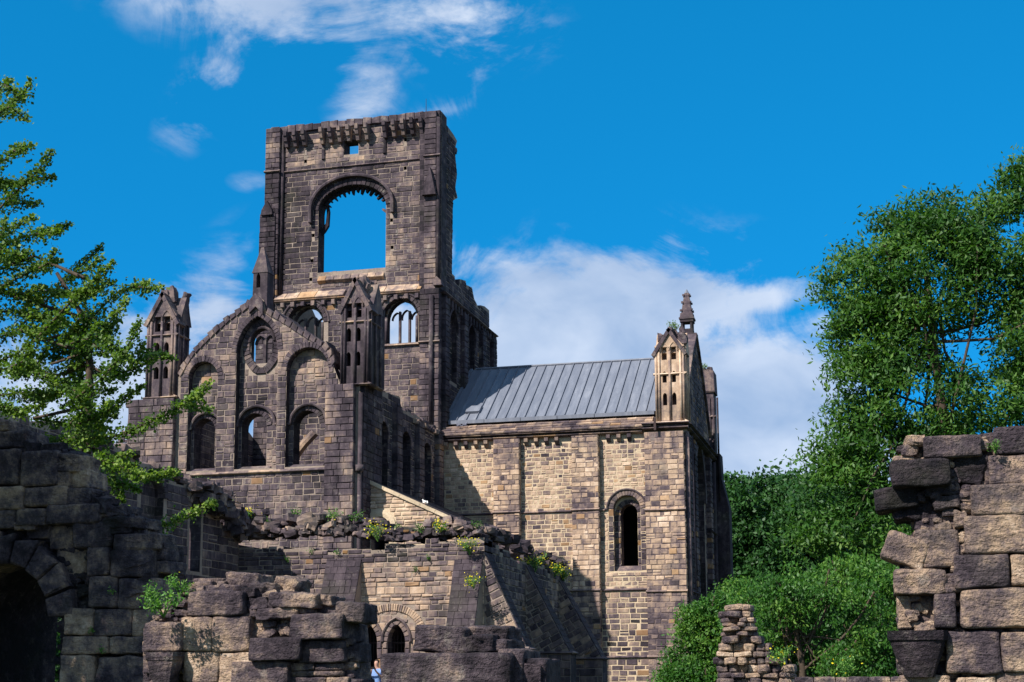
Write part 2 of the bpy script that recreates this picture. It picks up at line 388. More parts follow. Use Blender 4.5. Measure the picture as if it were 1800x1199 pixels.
def voussoirs(bn, fr, path, th, d0, d1, n, tone=.3, gap=.04, wgt=1):
    a = resample(path, n*3); o = offset(a, th)
    for i in range(n):
        i0, i1 = i*3, i*3+3
        def L(p, q, f): return (p[0]+(q[0]-p[0])*f, p[1]+(q[1]-p[1])*f)
        q = [L(a[i0], a[i1], gap), L(o[i0], o[i1], gap), L(o[i1], o[i0], gap), L(a[i1], a[i0], gap)]
        bn.add(cstone(fr, q[::-1], d0, d1+random.uniform(-.01, .015), .02, .004), tone, wgt)
def mould(fr, path, th, d0, d1, tone=.3, n=None):      # a thin projecting moulding along a curve
    a = resample(path, n or len(path)*2); o = offset(a, th); V = []; F = []
    for p, q in zip(a, o):
        m = ((p[0]+q[0])/2, (p[1]+q[1])/2)
        V += [fr.P(*p, d0), fr.P(*p, d1-.03), fr.P(*m, d1), fr.P(*q, d1-.04), fr.P(*q, d0)]
    for i in range(len(a)-1):
        b = i*5
        for k in range(4): F.append((b+k, b+k+1, b+5+k+1, b+5+k))
    F += [(0, 1, 2, 3, 4), tuple(len(V)-5+k for k in (4, 3, 2, 1, 0))]
    return V, F
def string(parent, fr, s0, s1, t, m, h=.16, out=.14, d=0, tone=.4, seg=1.3, name='string_course'):
    s = s0
    while s < s1-.01:
        e = s+seg*random.uniform(.7, 1.25)
        if e > s1-.4: e = s1
        V = []
        for a in (s+.006, e-.006):
            for tt, dd in ((t-.0, d-.02), (t+.02, d+out*.55), (t+h*.45, d+out+random.uniform(-.012, .008)), (t+h*.62, d+out), (t+h*1.35, d-.02)): V.append(fr.P(a, tt+random.uniform(-.006, .006), dd))
        F = [(4, 3, 2, 1, 0), (5, 6, 7, 8, 9)]+[(k, k+1, k+6, k+5) for k in range(4)]
        mesh(name, V, F, m, parent, tone+random.uniform(-.08, .08), random.random()); s = e
def Yst(Y): return lambda x, y: (lambda p: (p[0], p[2]))(atY(x, y, Y))
def Xst(X): return lambda x, y: (lambda p: (p[1], p[2]))(atX(x, y, X))
def flip(fr): return fr
class FrameT(Frame):                                # a tilted plane: s along u, t along v
    def __init__(s, O, u, v, n=None):
        s.O = np.array(O, float); s.u = np.array(u, float); s.v = np.array(v, float)/np.linalg.norm(v); s.n = np.cross(s.u, s.v) if n is None else np.array(n, float)
    def P(s, a, t, d): return s.O+s.u*a+s.v*t+s.n*d
def one(name, vf, m, parent, tone=.3, rnd=None, smooth=False):
    if name in ('wall', 'core', 'wall_head', 'corner_pier', 'pilaster') and m in (M_mort_d, M_mort_p, M_mort_n):
        pale = m is M_mort_p; o = mesh(name, vf[0], vf[1], m, parent, .55 if pale else .24, .33); o.data.materials.append(M_rev)
        for p in o.data.polygons:
            if len(p.vertices) == 4: p.material_index = 1
        return o
    return mesh(name, vf[0], vf[1], m, parent, tone, random.uniform(.30, .344) if rnd is None else rnd, smooth)
def ragged(pts, step=.45, amp=.22, seed=1):          # a broken wall top: steps between points
    rs = random.Random(seed); out = []
    for (x0, y0), (x1, y1) in zip(pts, pts[1:]):
        n = max(1, int(math.hypot(x1-x0, y1-y0)/step))
        for i in range(n):
            f = i/n; x = x0+(x1-x0)*f; y = y0+(y1-y0)*f+rs.uniform(-amp, amp); xe = x0+(x1-x0)*(i+.96)/n
            if abs(x1-x0) > .3: out += [(x, y), (xe, y)]
            else: out += [(x+rs.uniform(-amp, amp)*.6, y)]
    out.append(pts[-1]); return out
# ------------------------------------------------------------------ ground
def ground():
    V = []; F = []; n = 60
    xs = np.concatenate([-np.geomspace(900, 4, n//2), np.linspace(-3, 3, 4), np.geomspace(4, 900, n//2)])
    ys = np.concatenate([-np.geomspace(600, 4, 16), np.linspace(-2, 90, 40), np.geomspace(96, 1500, 18)])
    for y in ys:
        for x in xs:
            V.append((x, y, .12*noise.noise(Vector((x*.05, y*.05, 0))) if math.hypot(x+18, y-68) > 40 else 0))
    c = len(xs)
    for j in range(len(ys)-1):
        for i in range(c-1): F.append((j*c+i, j*c+i+1, (j+1)*c+i+1, (j+1)*c+i))
    tag(mesh('ground', V, F, M_grass, smooth=True), kind='structure')
ground()
V = [(-30, 20, .004), (-4, 20, .004), (-2, 46, .004), (-26, 46, .004)]
g = Geo()
for i in range(12):
    y = 14+i*2.6; g.add(([(-9+i*-.55+math.sin(i)*.3, y, .135), (-6.6+i*-.5+math.sin(i)*.3, y, .135), (-6.6-(i+1)*.5+math.sin(i+1)*.3, y+2.6, .135), (-9-(i+1)*.55+math.sin(i+1)*.3, y+2.6, .135)], [(0, 1, 2, 3)]))
tag(g.build('path', M_gravel), kind='structure')
# ------------------------------------------------------------------ crossing tower
S75 = south(75); P75 = Yst(75)
tower = empty('crossing_tower', label='tall roofless soot-blackened tower with one huge open arched window', cat='tower')
tb = Bin(tower, M_soot)
X0, X1 = -34.2, -23.65
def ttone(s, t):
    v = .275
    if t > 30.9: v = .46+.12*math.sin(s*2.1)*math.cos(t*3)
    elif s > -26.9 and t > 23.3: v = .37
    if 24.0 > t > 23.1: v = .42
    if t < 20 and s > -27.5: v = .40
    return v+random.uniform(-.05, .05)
up_out = [(X0, 23.0), (X1, 23.0), (X1, 33.45), (X0+.1, 33.45)]
big = opening(-31.06, -26.95, 24.55, 28.25, 'round', 1.35, 20)
small = [(-29.55, 31.45), (-28.66, 31.45), (-28.66, 32.3), (-29.55, 32.3)]
holes_put = [[(x, z), (x+.17, z), (x+.17, z+.2), (x, z+.2)] for x, z in ((-26.7, 27.2), (-31.45, 26.7), (-26.65, 25.6), (-31.5, 25.2), (-32.0, 31.2), (-25.9, 31.9), (-25.9, 30.2), (-29.1, 23.9), (-26.75, 28.6), (-31.55, 24.1))]
one('wall', prism(S75, up_out, -1.25, -.3, [big[::-1], small[::-1]]+[h for h in holes_put]), M_mort_d, tower)
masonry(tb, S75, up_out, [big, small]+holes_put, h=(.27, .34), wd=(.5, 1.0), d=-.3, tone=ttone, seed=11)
for sx0, sx1 in ((X0, -31.06), (-26.95, X1)): pass
# reveal quoins left of the big opening, hood mould and cusps
voussoirs(tb, S75, arch(-31.06, -26.95, 28.25, 'round', 1.35, 24), .32, -1.2, -.25, 20, .25)
one('hood_mould', mould(S75, [(-31.42, 27.5), (-31.42, 28.0)]+arch(-31.42, -26.6, 28.3, 'round', 1.75, 24)+[(-26.6, 28.0), (-26.6, 27.7)], .17, -.3, .02, n=50), M_soot, tower, .42)
ap = resample(arch(-31.0, -27.0, 28.2, 'round', 1.33, 30), 34)
for i in range(4, 32, 2):
    x, z = ap[i]; dx, dz = -29-x, 27.6-z; l = math.hypot(dx, dz); dx, dz = dx/l, dz/l
    hh = .22 if i % 4 else .34
    q = [(x-dz*.11-dx*.05, z+dx*.11-dz*.05), (x+dx*hh-dz*.03, z+dz*hh+dx*.03), (x+dx*hh+dz*.03, z+dz*hh-dx*.03), (x+dz*.11-dx*.05, z-dx*.11-dz*.05)]
    one('broken_cusp', prism(S75, q[::-1], -.95, -.7), M_soot, tower, .2)
one('tracery_fragment', prism(S75, [(-31.06, 26.9), (-30.85, 27.1), (-30.62, 27.45), (-30.58, 28.3), (-30.7, 28.9), (-30.8, 28.9), (-30.72, 28.2), (-30.78, 27.6), (-31.0, 27.3), (-31.06, 27.5)][::-1], -.95, -.72), M_soot, tower, .22)
one('tracery_fragment', prism(S75, [(-26.95, 27.7), (-27.0, 28.05), (-27.3, 28.2), (-27.35, 28.1), (-27.1, 27.9)], -.95, -.72), M_soot, tower, .35)
sill = FrameT((0, 75.12, 24.0), (1, 0, 0), (0, .55, .72))
for i in range(8): tb.add(cstone(sill, [(-31.0+i*.5, 0), (-30.52+i*.5, 0), (-30.52+i*.5, .55), (-31.0+i*.5, .55)], -.3, .06), .52, 2)
for i in (1, 2, 4, 5):
    tb.add(rock((-30.8+i*.63, 75.9, 24.6), .45, .4, random.uniform(.1, .25), 2), .5)
# pilasters
pier(tb, S75, -34.3, -33.4, 23.0, 33.4, -.4, .05, tone=ttone, nw=2, seed=5)
pier(tb, S75, -34.65, -33.45, 9.0, 28.2, -.4, .25, tone=ttone, nw=2, seed=6, batter=.12)
pier(tb, S75, -24.55, -23.85, 23.0, 33.4, -.4, .1, tone=ttone, nw=1, seed=7)
pier(tb, S75, -24.75, -23.62, 12.5, 23.0, -.3, .22, tone=ttone, nw=2, seed=8)
for x, d in ((-23.75, .0), (-33.32, -.22), (-24.62, -.22)): one('corner_shaft', cyl((x, 75-d, 23.2), (x, 75-d, 33.0), .12), M_soot, tower, .3, smooth=True)
one('corner_shaft', cyl((-24.05, 74.72, 15.2), (-24.05, 74.72, 22.6), .13), M_soot, tower, .33, smooth=True)
one('gablet', prism(S75, [(-34.42, 28.1), (-33.7, 28.1), (-33.75, 28.4), (-34.05, 28.95), (-34.38, 28.4)], .0, .25), M_soot, tower, .35)
one('gablet', prism(S75, [(-24.62, 28.4), (-23.8, 28.4), (-24.05, 29.6), (-24.15, 30.0), (-24.3, 29.5)], .05, .35), M_soot, tower, .38)
one('gablet', prism(S75, [(-23.95, 23.15), (-23.45, 23.15), (-23.5, 23.4), (-23.75, 23.65), (-23.95, 23.4)], -.2, .3), M_soot, tower, .6)
# parapet, corbels, string courses
for i in range(20):
    a = X0+.15+i*.52; e = min(a+.5, X1-.05)
    tb.add(cstone(S75, [(a, 33.1), (e, 33.1), (e, 33.46+random.uniform(0, .1)), (a, 33.46+random.uniform(0, .1))], -1.0, -.12), .33)
for i in range(16):
    x = -33.0+i*.55
    if i in (3, 10): continue
    q = [(-.3, 32.15), (.02, 32.15), (.12, 32.4), (.2, 32.45), (.28, 32.7), (.34, 32.75), (.36, 33.02), (-.3, 33.02)]
    fr = Frame((x, 75, 0), (0, -1, 0), (-1, 0, 0))
    one('corbel', prism(fr, [(a, z+random.uniform(-.03, .03)) for a, z in q], -.10, .09), M_soot, tower, .52+random.uniform(-.1, .1))
one('shaft_strip', cyl((-30.8, 75.28, 31.3), (-30.8, 75.28, 32.9), .12), M_soot, tower, .22)
one('shaft_strip', cyl((-27.05, 75.28, 31.3), (-27.05, 75.28, 32.9), .12), M_soot, tower, .22)
string(tower, S75, -33.3, -24.5, 30.68, M_soot, .12, .12, -.3, .5)
string(tower, S75, -34.35, -33.35, 30.68, M_soot, .12, .1, .05, .5); string(tower, S75, -24.6, -23.6, 30.68, M_soot, .12, .1, .1, .5)
# belfry stage
lo_out = [(X0, 0), (X1, 0), (X1, 23.0), (X0, 23.0)]
wins = [(-32.75, -30.5), (-27.0, -24.88)]
hA = [opening(a, b, 20.05, 21.55, 'round', None, 14) for a, b in wins]
hB = [opening(a+.12, b-.22, 20.05, 21.5, 'pointed', 1.12, 12) for a, b in wins]
one('wall', prism(S75, lo_out, -.45, 0, [h[::-1] for h in hA]), M_mort_d, tower)
one('wall', prism(S75, lo_out, -.95, -.46, [h[::-1] for h in hB]), M_mort_d, tower)
masonry(tb, S75, [(-34.2, 9), (-24.7, 9), (-24.7, 22.9), (-34.2, 22.9)], [opening(a-.25, b+.25, 20.05, 21.55, 'round', None, 14) for a, b in wins], h=(.27, .33), wd=(.35, .7), tone=ttone, seed=12)
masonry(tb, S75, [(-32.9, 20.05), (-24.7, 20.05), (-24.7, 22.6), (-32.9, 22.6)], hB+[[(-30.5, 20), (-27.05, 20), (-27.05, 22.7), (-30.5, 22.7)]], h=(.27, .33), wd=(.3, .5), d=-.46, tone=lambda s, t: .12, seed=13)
for (a, b) in wins:
    voussoirs(tb, S75, arch(a, b, 21.55, 'round', None, 20), .24, -.3, .03, 15, .3)
    one('hood_mould', mould(S75, arch(a-.26, b+.26, 21.55, 'round', None, 20), .1, 0, .12), M_soot, tower, .4)
    for k, x in enumerate((a+.15, b-.15)): one('jamb_shaft', cyl((x, 75.2, 20.05), (x, 75.2, 21.6), .09), M_soot, tower, .3, smooth=True)
    m = (a+b)/2; wv = (b-a-.4)/3
    for x in (m-wv/2, m+wv/2): one('mullion', box(S75, x-.055, x+.055, 20.05, 22.05, -.9, -.7), M_soot, tower, .4)
    for k in range(3):
        c0 = a+.32+k*wv; one('tracery', mould(S75, arch(c0+.03, c0+wv-.03, 21.55+(.12 if k == 1 else 0), 'pointed', .4, 8), .07, -.9, -.7), M_soot, tower, .35)
    string(tower, S75, a-.25, b+.25, 19.85, M_soot, .13, .16, 0, .55)
string(tower, S75, -24.8, -23.55, 19.9, M_soot, .12, .12, .22, .55)
led = FrameT((0, 74.8, 23.0), (1, 0, 0), (0, .75, .66))
x = -33.5
while x < -24.8:
    e = min(x+random.uniform(.5, 1.3), -24.7)
    if not (-29.3 < x < -28.9): tb.add(cstone(led, [(x, 0), (e-.015, 0), (e-.015, .72), (x, .72)], -.25, .03, .015), .66, 3)
    x = e
string(tower, S75, -33.5, -24.7, 22.85, M_soot, .1, .2, 0, .62)
for i in range(14):
    x = -33.1+i*.62
    tb.add(cstone(S75, [(x, 22.52), (x+.22, 22.52), (x+.22, 22.8), (x, 22.8)], -.02, .22), .45)
# east side of the tower
XE = east(-23.65); PX = Xst(-23.65)
prof = [PX(*p) for p in ((775, 196), (783, 208), (790, 214), (799, 226), (806, 236), (812, 247), (808, 262), (810, 285), (812, 305), (809, 330), (813, 347), (805, 352), (804, 400), (803, 480))]
eo = [(75, 12), (86.3, 12), (86.3, 22.9)]+[PX(*p) for p in ((868, 545), (860, 538), (853, 536), (851, 545), (846, 533), (842, 525), (838, 505), (828, 500), (827, 493), (817, 490), (815, 503), (809, 497), (808, 485))][:]+prof[::-1]+[(75, 33.4)]
ew = [opening(76.6, 78.3, 18.2, 21.2, 'pointed', 1.2, 10), opening(80.3, 82.0, 18.2, 21.2, 'pointed', 1.2, 10)]
one('wall', prism(XE, eo, -1.2, -.3), M_mort_d, tower); one('wall', prism(XE, [(75.2, 12), (86.3, 12), (86.3, 22.9), (75.2, 22.9)], -.3, 0, [h[::-1] for h in ew]), M_mort_d, tower)
masonry(tb, XE, eo, [], h=(.27, .34), wd=(.4, .8), d=-.3, tone=lambda s, t: .27+random.uniform(-.08, .1), tmin=22.9, seed=14)
masonry(tb, XE, [(75, 12), (86.3, 12), (86.3, 22.7), (75, 22.7)], ew, h=(.27, .34), wd=(.4, .8), d=0, tone=lambda s, t: .24+random.uniform(-.08, .08), seed=15)
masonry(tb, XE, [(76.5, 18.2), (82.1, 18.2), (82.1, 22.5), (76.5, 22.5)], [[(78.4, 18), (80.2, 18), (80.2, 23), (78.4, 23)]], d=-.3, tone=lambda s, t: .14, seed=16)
for h in ew: one('hood_mould', mould(XE, h[1:-1], .14, 0, .14), M_soot, tower, .3)
for s0 in (75.3, 79.0, 82.9, 85.4): pier(tb, XE, s0, s0+.75, 14, 22.6, -.1, .28, tone=lambda s, t: .24, nw=1, seed=int(s0))
string(tower, XE, 75.0, 86.5, 22.8, M_soot, .16, .28, 0, .42)
for i in range(18): tb.add(cstone(XE, [(75.5+i*.62, 22.35), (75.7+i*.62, 22.35), (75.7+i*.62, 22.75), (75.5+i*.62, 22.75)], -.02, .22), .3)
for i, (px_, py_) in enumerate(((776, 200), (786, 212), (794, 222), (801, 231), (808, 242), (811, 250))):
    p = atX(px_, py_, -23.8); tb.add(rock((p[0]-.5, p[1], p[2]-.5), .4, .5, .3, 3, .2), .4, 2)
one('wall', prism(south(86.3), [(-34, 0), (-23.8, 0), (-23.8, 16.0), (-28, 16.5), (-31, 15), (-34, 16)], -.9, 0), M_mort_d, tower)
one('wall', prism(Frame((-34.15, 0, 0), (0, -1, 0), (-1, 0, 0)), [(-86.3, 0), (-75.3, 0), (-75.3, 33.2), (-76.6, 33.0), (-77.2, 31.5), (-77.8, 24.5), (-80, 23.2), (-86.3, 22.8)], -1.1, .02), M_mort_d, tower)
one('antenna', cyl((-24.65, 75.5, 33.4), (-24.65, 75.5, 34.4), .025, .012, 6), M_iron, tower)
tb.flush()
# ------------------------------------------------------------------ arcaded turrets
def turret(par, bn, m, Y, xl, xr, yb, yt, ys, yg, rows, cols, topl, tone, depth=1.25, capt=.4, seed=1, xe=None):
    """front face between columns xl..xr; pixel rows give the heights at depth Y"""
    fr = south(Y); xm = (xl+xr)/2; Z = lambda y: atY(xm, y, Y)[2]; X = lambda x: atY(x, yb, Y)[0]
    a, b = X(xl), X(xr); zb, zt, zs, zg = Z(yb), Z(yt), Z(ys), Z(yg); e = a+.02
    rs = random.Random(seed)
    t = empty('turret'); t.parent = par
    holes = []
    for (x0, x1) in cols:
        for (y0, y1) in rows: holes.append(opening(X(x0), X(x1), Z(y1), Z(y0)-(X(x1)-X(x0))*.8, 'pointed', (X(x1)-X(x0))*.8, 8))
        holes.append(opening(X(x0)-.02, X(x1)+.03, Z(topl[1]), Z(topl[0])-.25, 'pointed', .3, 8))
    one('front_panel', prism(fr, [(a, zb), (b, zb), (b, zt), (a, zt)], -.28, 0, [h[::-1] for h in holes]), m, t, tone)
    one('core', box(fr, a, b, zb-.02, zt, -depth, -.55), m, t, tone*.6)
    one('side_panel', box(fr, b-.14, b, zb, zt, -.56, -.281), m, t, tone); one('side_panel', box(fr, a, a+.14, zb, zt, -.56, -.281), m, t, tone)
    one('side_panel', box(fr, a+.141, b-.141, zt-.1, zt, -.56, -.281), m, t, tone)
    w = b-a
    for f in (.03, .13, .5, .87, .97): one('shaft', cyl((a+w*f, Y-.04, zb), (a+w*f, Y-.04, zt-.35), .065, None, 8), m, t, tone+rs.uniform(-.12, .18), smooth=True)
    for k in range(3): one('shaft', cyl((b+.03, Y+.12+k*(depth-.25)/2, zb), (b+.03, Y+.12+k*(depth-.25)/2, zt-.3), .065), m, t, tone, smooth=True)
    for (x0, x1) in cols: one('arch_mould', mould(fr, [(p[0], p[1]) for p in arch(X(x0)-.08, X(x1)+.09, Z(topl[0])-.27, 'pointed', .42, 8)], .06, 0, .1), m, t, tone+.1)
    for z, o in ((zs, .1), (zb-.12, .17)):
        string(t, fr, a-.1, b+.12, z, m, .1, o, 0, tone+.22, 1.0); string(t, Frame((b, Y, 0), (0, 1, 0), (1, 0, 0)), -.1, depth, z, m, .13, o, 0, tone+.1, 1.0)
    # gabled cap: front gablet and cross gable, with weathered broken ends
    zc = zt-.55; xm = (a+b)/2
    th = FrameT((xm, Y-.14, zg), (0, 1, 0), (-(w/2+.16), 0, -(zg-zc)), None)
    L = math.hypot(w/2+.16, zg-zc)
    one('gable', prism(fr, [(a-.02, zt-.12), (b+.02, zt-.12), (xm, zg-.12)], -depth, .06), m, t, tone+.05)
    for sg in (-1, 1):
        v = np.array([sg*(w/2+.16), 0, -(zg-zc)]); v = v/np.linalg.norm(v); u = np.array([0, 1, 0]); n = np.cross(u, v)*(-1 if sg < 0 else 1)
        n = n if n[2] > 0 else -n
        frt = FrameT((xm, Y-.16, zg), (0, 1, 0), v, n)
        k = 0; s0 = 0
        while s0 < L-.05:
            e = min(L, s0+rs.uniform(.4, .6)); vf = box(frt, 0, depth*.62, s0, e-.015, -.16, .03)
            if sg > 0: vf = (vf[0], [f[::-1] for f in vf[1]])
            one('cap_stone', vf, m, t, capt+rs.uniform(-.08, .08)); s0 = e
    Ym = Y+depth*.62
    one('gable', prism(Frame((b, Y, 0), (0, 1, 0), (1, 0, 0)), [(.15, zt-.4), (depth+.1, zt-.4), (depth*.75, zg-.35), (depth*.6, zg-.1)], -w, .08), m, t, tone+.05)
    for k in range(10):
        one('broken_stone', rock((a+w*rs.uniform(.15, .95), Y+rs.uniform(.35, depth), zg-rs.uniform(-.05, .75)), rs.uniform(.25, .4), .45, rs.uniform(.4, .9), 3, .32, k=9, ry=rs.uniform(-.3, .3), seed=rs.random()*50), m, t, capt)
    return a, b, zb, zt
# ------------------------------------------------------------------ transept
YT = 61.8; ST = south(YT); T = Yst(YT)
trans = empty('transept', label='gabled roofless transept end wall with three tall arched recesses and a pointed almond window', cat='church ruin')
sb = Bin(trans, M_soot)
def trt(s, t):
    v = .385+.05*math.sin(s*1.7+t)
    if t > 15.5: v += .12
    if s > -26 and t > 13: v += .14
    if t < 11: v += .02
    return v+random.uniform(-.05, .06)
gab = [T(*p) for p in ((318, 660), (340, 622), (372, 590), (405, 560), (436, 540), (441, 528), (452, 520), (464, 528), (468, 548), (500, 566), (540, 592), (572, 610), (585, 640), (597, 672))]
zS = T(450, 833)[1]
outer = [(-34.4, 0), (-23.3, 0), (-23.3, 15.3), (-24.3, 15.3)]+gab[::-1]+[(-34.4, T(300, 700)[1])]
def xr(x): return T(x, 700)[0]
apx = T(356, 636)[1]; rec = []
rec.append(opening(xr(331), xr(382), zS+.25, apx-(xr(382)-xr(331))/2, 'round', None, 14))
rec.append(opening(xr(414), xr(487), zS+.25, T(450, 618)[1], 'pointed', T(450, 556)[1]-T(450, 618)[1], 16))
rec.append(opening(xr(503), xr(577), zS+.25, T(540, 611)[1]-(xr(577)-xr(503))/2, 'round', None, 14))
one('wall', prism(ST, outer, -.4, 0, [h[::-1] for h in rec]), M_mort_d, trans)
wn = []
for (x0, x1, ya) in ((336, 373, 733), (420, 464, 724), (511, 557, 719)):
    wn.append(opening(xr(x0), xr(x1), T(x0, 824)[1], T((x0+x1)/2, ya)[1]-(xr(x1)-xr(x0))/2, 'round', None, 12))
def vesica(x0, x1, ya, yb, n=12):
    a, b = xr(x0), xr(x1); m = (a+b)/2; zt_, zb_ = T(450, ya)[1], T(450, yb)[1]; zm = (zt_+zb_)/2
    up = arch(a, b, zm, 'pointed', zt_-zm, n); return up+[(2*m-x, 2*zm-y) for x, y in up[1:-1]]
ves = vesica(435, 470, 573, 640)
vw = opening(xr(433), xr(473), T(450, 636)[1], T(450, 598)[1], 'pointed', T(450, 575)[1]-T(450, 598)[1], 12)
inner = [(-34.3, 0), (-23.35, 0), (-23.35, 15.2), (-24.3, 15.2)]+[(x, y-.15) for x, y in gab[::-1]]+[(-34.3, T(300, 702)[1])]
one('wall', prism(ST, [(x, min(z, 15.25)) for x, z in inner[:4]]+[(-24.3, 15.25), (-34.3, 15.25)], -1.15, -.41, [h[::-1] for h in wn]), M_mort_d, trans)
one('wall', prism(ST, [(inner[-1][0], 15.26), (-24.35, 15.26)]+[p for p in inner[4:] if p[1] > 15.4], -.75, -.41, [vw[::-1]]), M_mort_d, trans)
reccut = [offset(h, .0) for h in rec]
zone = [T(318, 842), T(577, 829)]+[(x, y) for x, y in gab[::-1] if x < xr(577)]
zone = [(xr(318), 0), (-24.28, 0), (-24.28, gab[-1][1])]+[p for p in gab[::-1] if p[0] < -24.3]
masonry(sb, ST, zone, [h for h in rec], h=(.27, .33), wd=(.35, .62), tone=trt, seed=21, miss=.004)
for r_, w_ in zip(rec, wn):
    xs = [p[0] for p in r_]; zone2 = r_
    hol = [w_]+([offset(ves[::-1], -.55)] if r_ is rec[1] else [])
    masonry(sb, ST, zone2, hol, h=(.27, .33), wd=(.35, .6), d=-.41, tone=trt, seed=int(-xs[0]*3))
for (x0, x1, r_) in ((331, 382, rec[0]), (503, 577, rec[2])):
    voussoirs(sb, ST, r_[1:-1], .28, -.3, .05, 15 if x0 == 331 else 21, .42, wgt=2)
voussoirs(sb, ST, rec[1][1:-1], .26, -.3, .05, 26, .40, wgt=2)
vv = vesica(431, 474, 568, 645, 16)
vv = vv+[vv[0]]
voussoirs(sb, ST, [p for p in vv], .36, -.5, -.33, 30, .42, wgt=2)
m = (xr(436)+xr(470))/2
one('mullion', box(ST, m-.07, m+.07, T(450, 636)[1], T(450, 592)[1], -.85, -.65), M_soot, trans, .42)
for a, b in ((xr(436), m), (m, xr(470))): one('tracery', mould(ST, arch(a+.05, b-.05, T(450, 600)[1], 'pointed', .35, 8), .09, -.85, -.65), M_soot, trans, .38)
one('hood_mould', mould(ST, vw[1:-1], .12, -.41, -.25), M_soot, trans, .4)
for w_, (x0, x1) in zip(wn, ((332, 386), (414, 480), (506, 571))):
    aa = w_[1:-1]; voussoirs(sb, ST, aa, .26, -.55, -.36, 13, .3)
    hood = arch(xr(x0)+.05, xr(x1)-.05, aa[0][1], 'round', None, 16)
    one('hood_mould', mould(ST, [(hood[0][0]-.12, hood[0][1]-.02)]+hood+[(hood[-1][0]+.12, hood[-1][1]-.02)], .12, -.42, -.18), M_soot, trans, .45)
    one('window_sill', prism(Frame((w_[0][0], YT, 0), (0, -1, 0), (-1, 0, 0)), [(-.41, zS+.1), (.05, zS+.1), (-.41, zS+.42)], -(w_[-1][0]-w_[0][0])-.25, .3), M_soot, trans, .45)
string(trans, ST, xr(340), xr(577), zS-.02, M_soot, .15, .16, 0, .5)
# gable coping
for side in (gab[0:6], gab[8:13]):
    pts = resample(side, 15 if side[0] is gab[0] else 12)
    for p, q in zip(pts, pts[1:]):
        l = math.hypot(q[0]-p[0], q[1]-p[1]); v = ((q[0]-p[0])/l, (q[1]-p[1])/l); nx, nz = -v[1], v[0]
        up_ = random.uniform(.1, .24); ex = (q[0]-p[0])*.08
        quad = [(p[0]+.01, p[1]-.1), (q[0]-.02, q[1]-.1), (q[0]-.02+nx*up_, q[1]+nz*up_), (p[0]+.01+nx*(up_+.06), p[1]+nz*(up_+.06))]
        sb.add(cstone(ST, quad, -1.1, .08, .03), .48, 3)
# apex and bellcote
one('apex_gablet', prism(ST, [T(440, 552), T(440, 530), T(451, 517), T(464, 530), T(464, 554), T(452, 540)][::-1], -1.1, .18), M_soot, trans, .48)
bell = empty('bellcote'); bell.parent = trans
xa, xb = atY(443, 500, YT)[0], atY(469, 500, YT)[0]; zb0, zc0, zt0 = atY(456, 520, YT)[2], atY(456, 478, YT)[2], atY(457, 432, YT)[2]
nic = opening(xa+.2, xb-.36, atY(452, 505, YT)[2], atY(452, 488, YT)[2], 'pointed', .25, 8)
one('shaft', prism(ST, [(xa, zb0-.7), (xb, zb0-.7), (xb, zc0), (xa+.04, zc0)], -.75, -.05, [nic[::-1]]), M_soot, bell, .34)
tip = ((xa+xb)/2, YT+.35, zt0)
one('spire', ([ST.P(xa-.03, zc0-.02, -.02), ST.P(xb+.03, zc0-.02, -.02), ST.P(xb+.03, zc0-.02, -.78), ST.P(xa-.03, zc0-.02, -.78), (tip[0]-.07, tip[1]-.07, tip[2]), (tip[0]+.07, tip[1]-.07, tip[2]), (tip[0]+.07, tip[1]+.07, tip[2]-.05), (tip[0]-.07, tip[1]+.07, tip[2]-.05)],
    [(0, 1, 5, 4), (1, 2, 6, 5), (2, 3, 7, 6), (3, 0, 4, 7), (4, 5, 6, 7), (3, 2, 1, 0)]), M_soot, bell, .45)
# piers and turrets
pier(sb, ST, -34.95, -32.55, 0, T(285, 702)[1], -.1, .3, tone=trt, nw=5, seed=22)
wl = [T(250, 706), T(232, 760), T(226, 790), (T(226, 790)[0], 0), (-34.3, 0), (-34.3, T(250, 706)[1])]
one('buttress', prism(ST, wl[::-1], -1.2, .05), M_soot, trans, .4)
masonry(sb, ST, [(-36.0, 0), (-34.9, 0), (-34.9, 13.6), (-35.2, 13.6), (-35.9, 12.6)], [], d=.05, tone=trt, seed=23)
pier(sb, ST, -24.9, -23.5, 0, T(620, 676)[1], -.1, .3, tone=lambda s, t: trt(s, t)+.04, nw=3, seed=24)
one('corner_shaft', cyl((-23.28, YT+.02, 0), (-23.28, YT+.02, T(640, 690)[1]), .11), M_soot, trans, .36, smooth=True)
one('corner_shaft', cyl((-23.28, YT-.02, zS-.1), (-23.28, YT-.02, zS+.2), .2), M_soot, trans, .5, smooth=True)
turret(trans, sb, M_soot, YT-.1, 256, 307, 697, 553, 592, 515, ((602, 626), (644, 666)), ((269, 277.5), (285.5, 294)), (554, 583), .47, 1.25, .52, 3)
turret(trans, sb, M_soot, YT-.1, 599, 648, 674, 529, 568, 489, ((576, 600), (618, 643)), ((608, 616), (625, 633)), (530, 558), .45, 1.6, .52, 4)
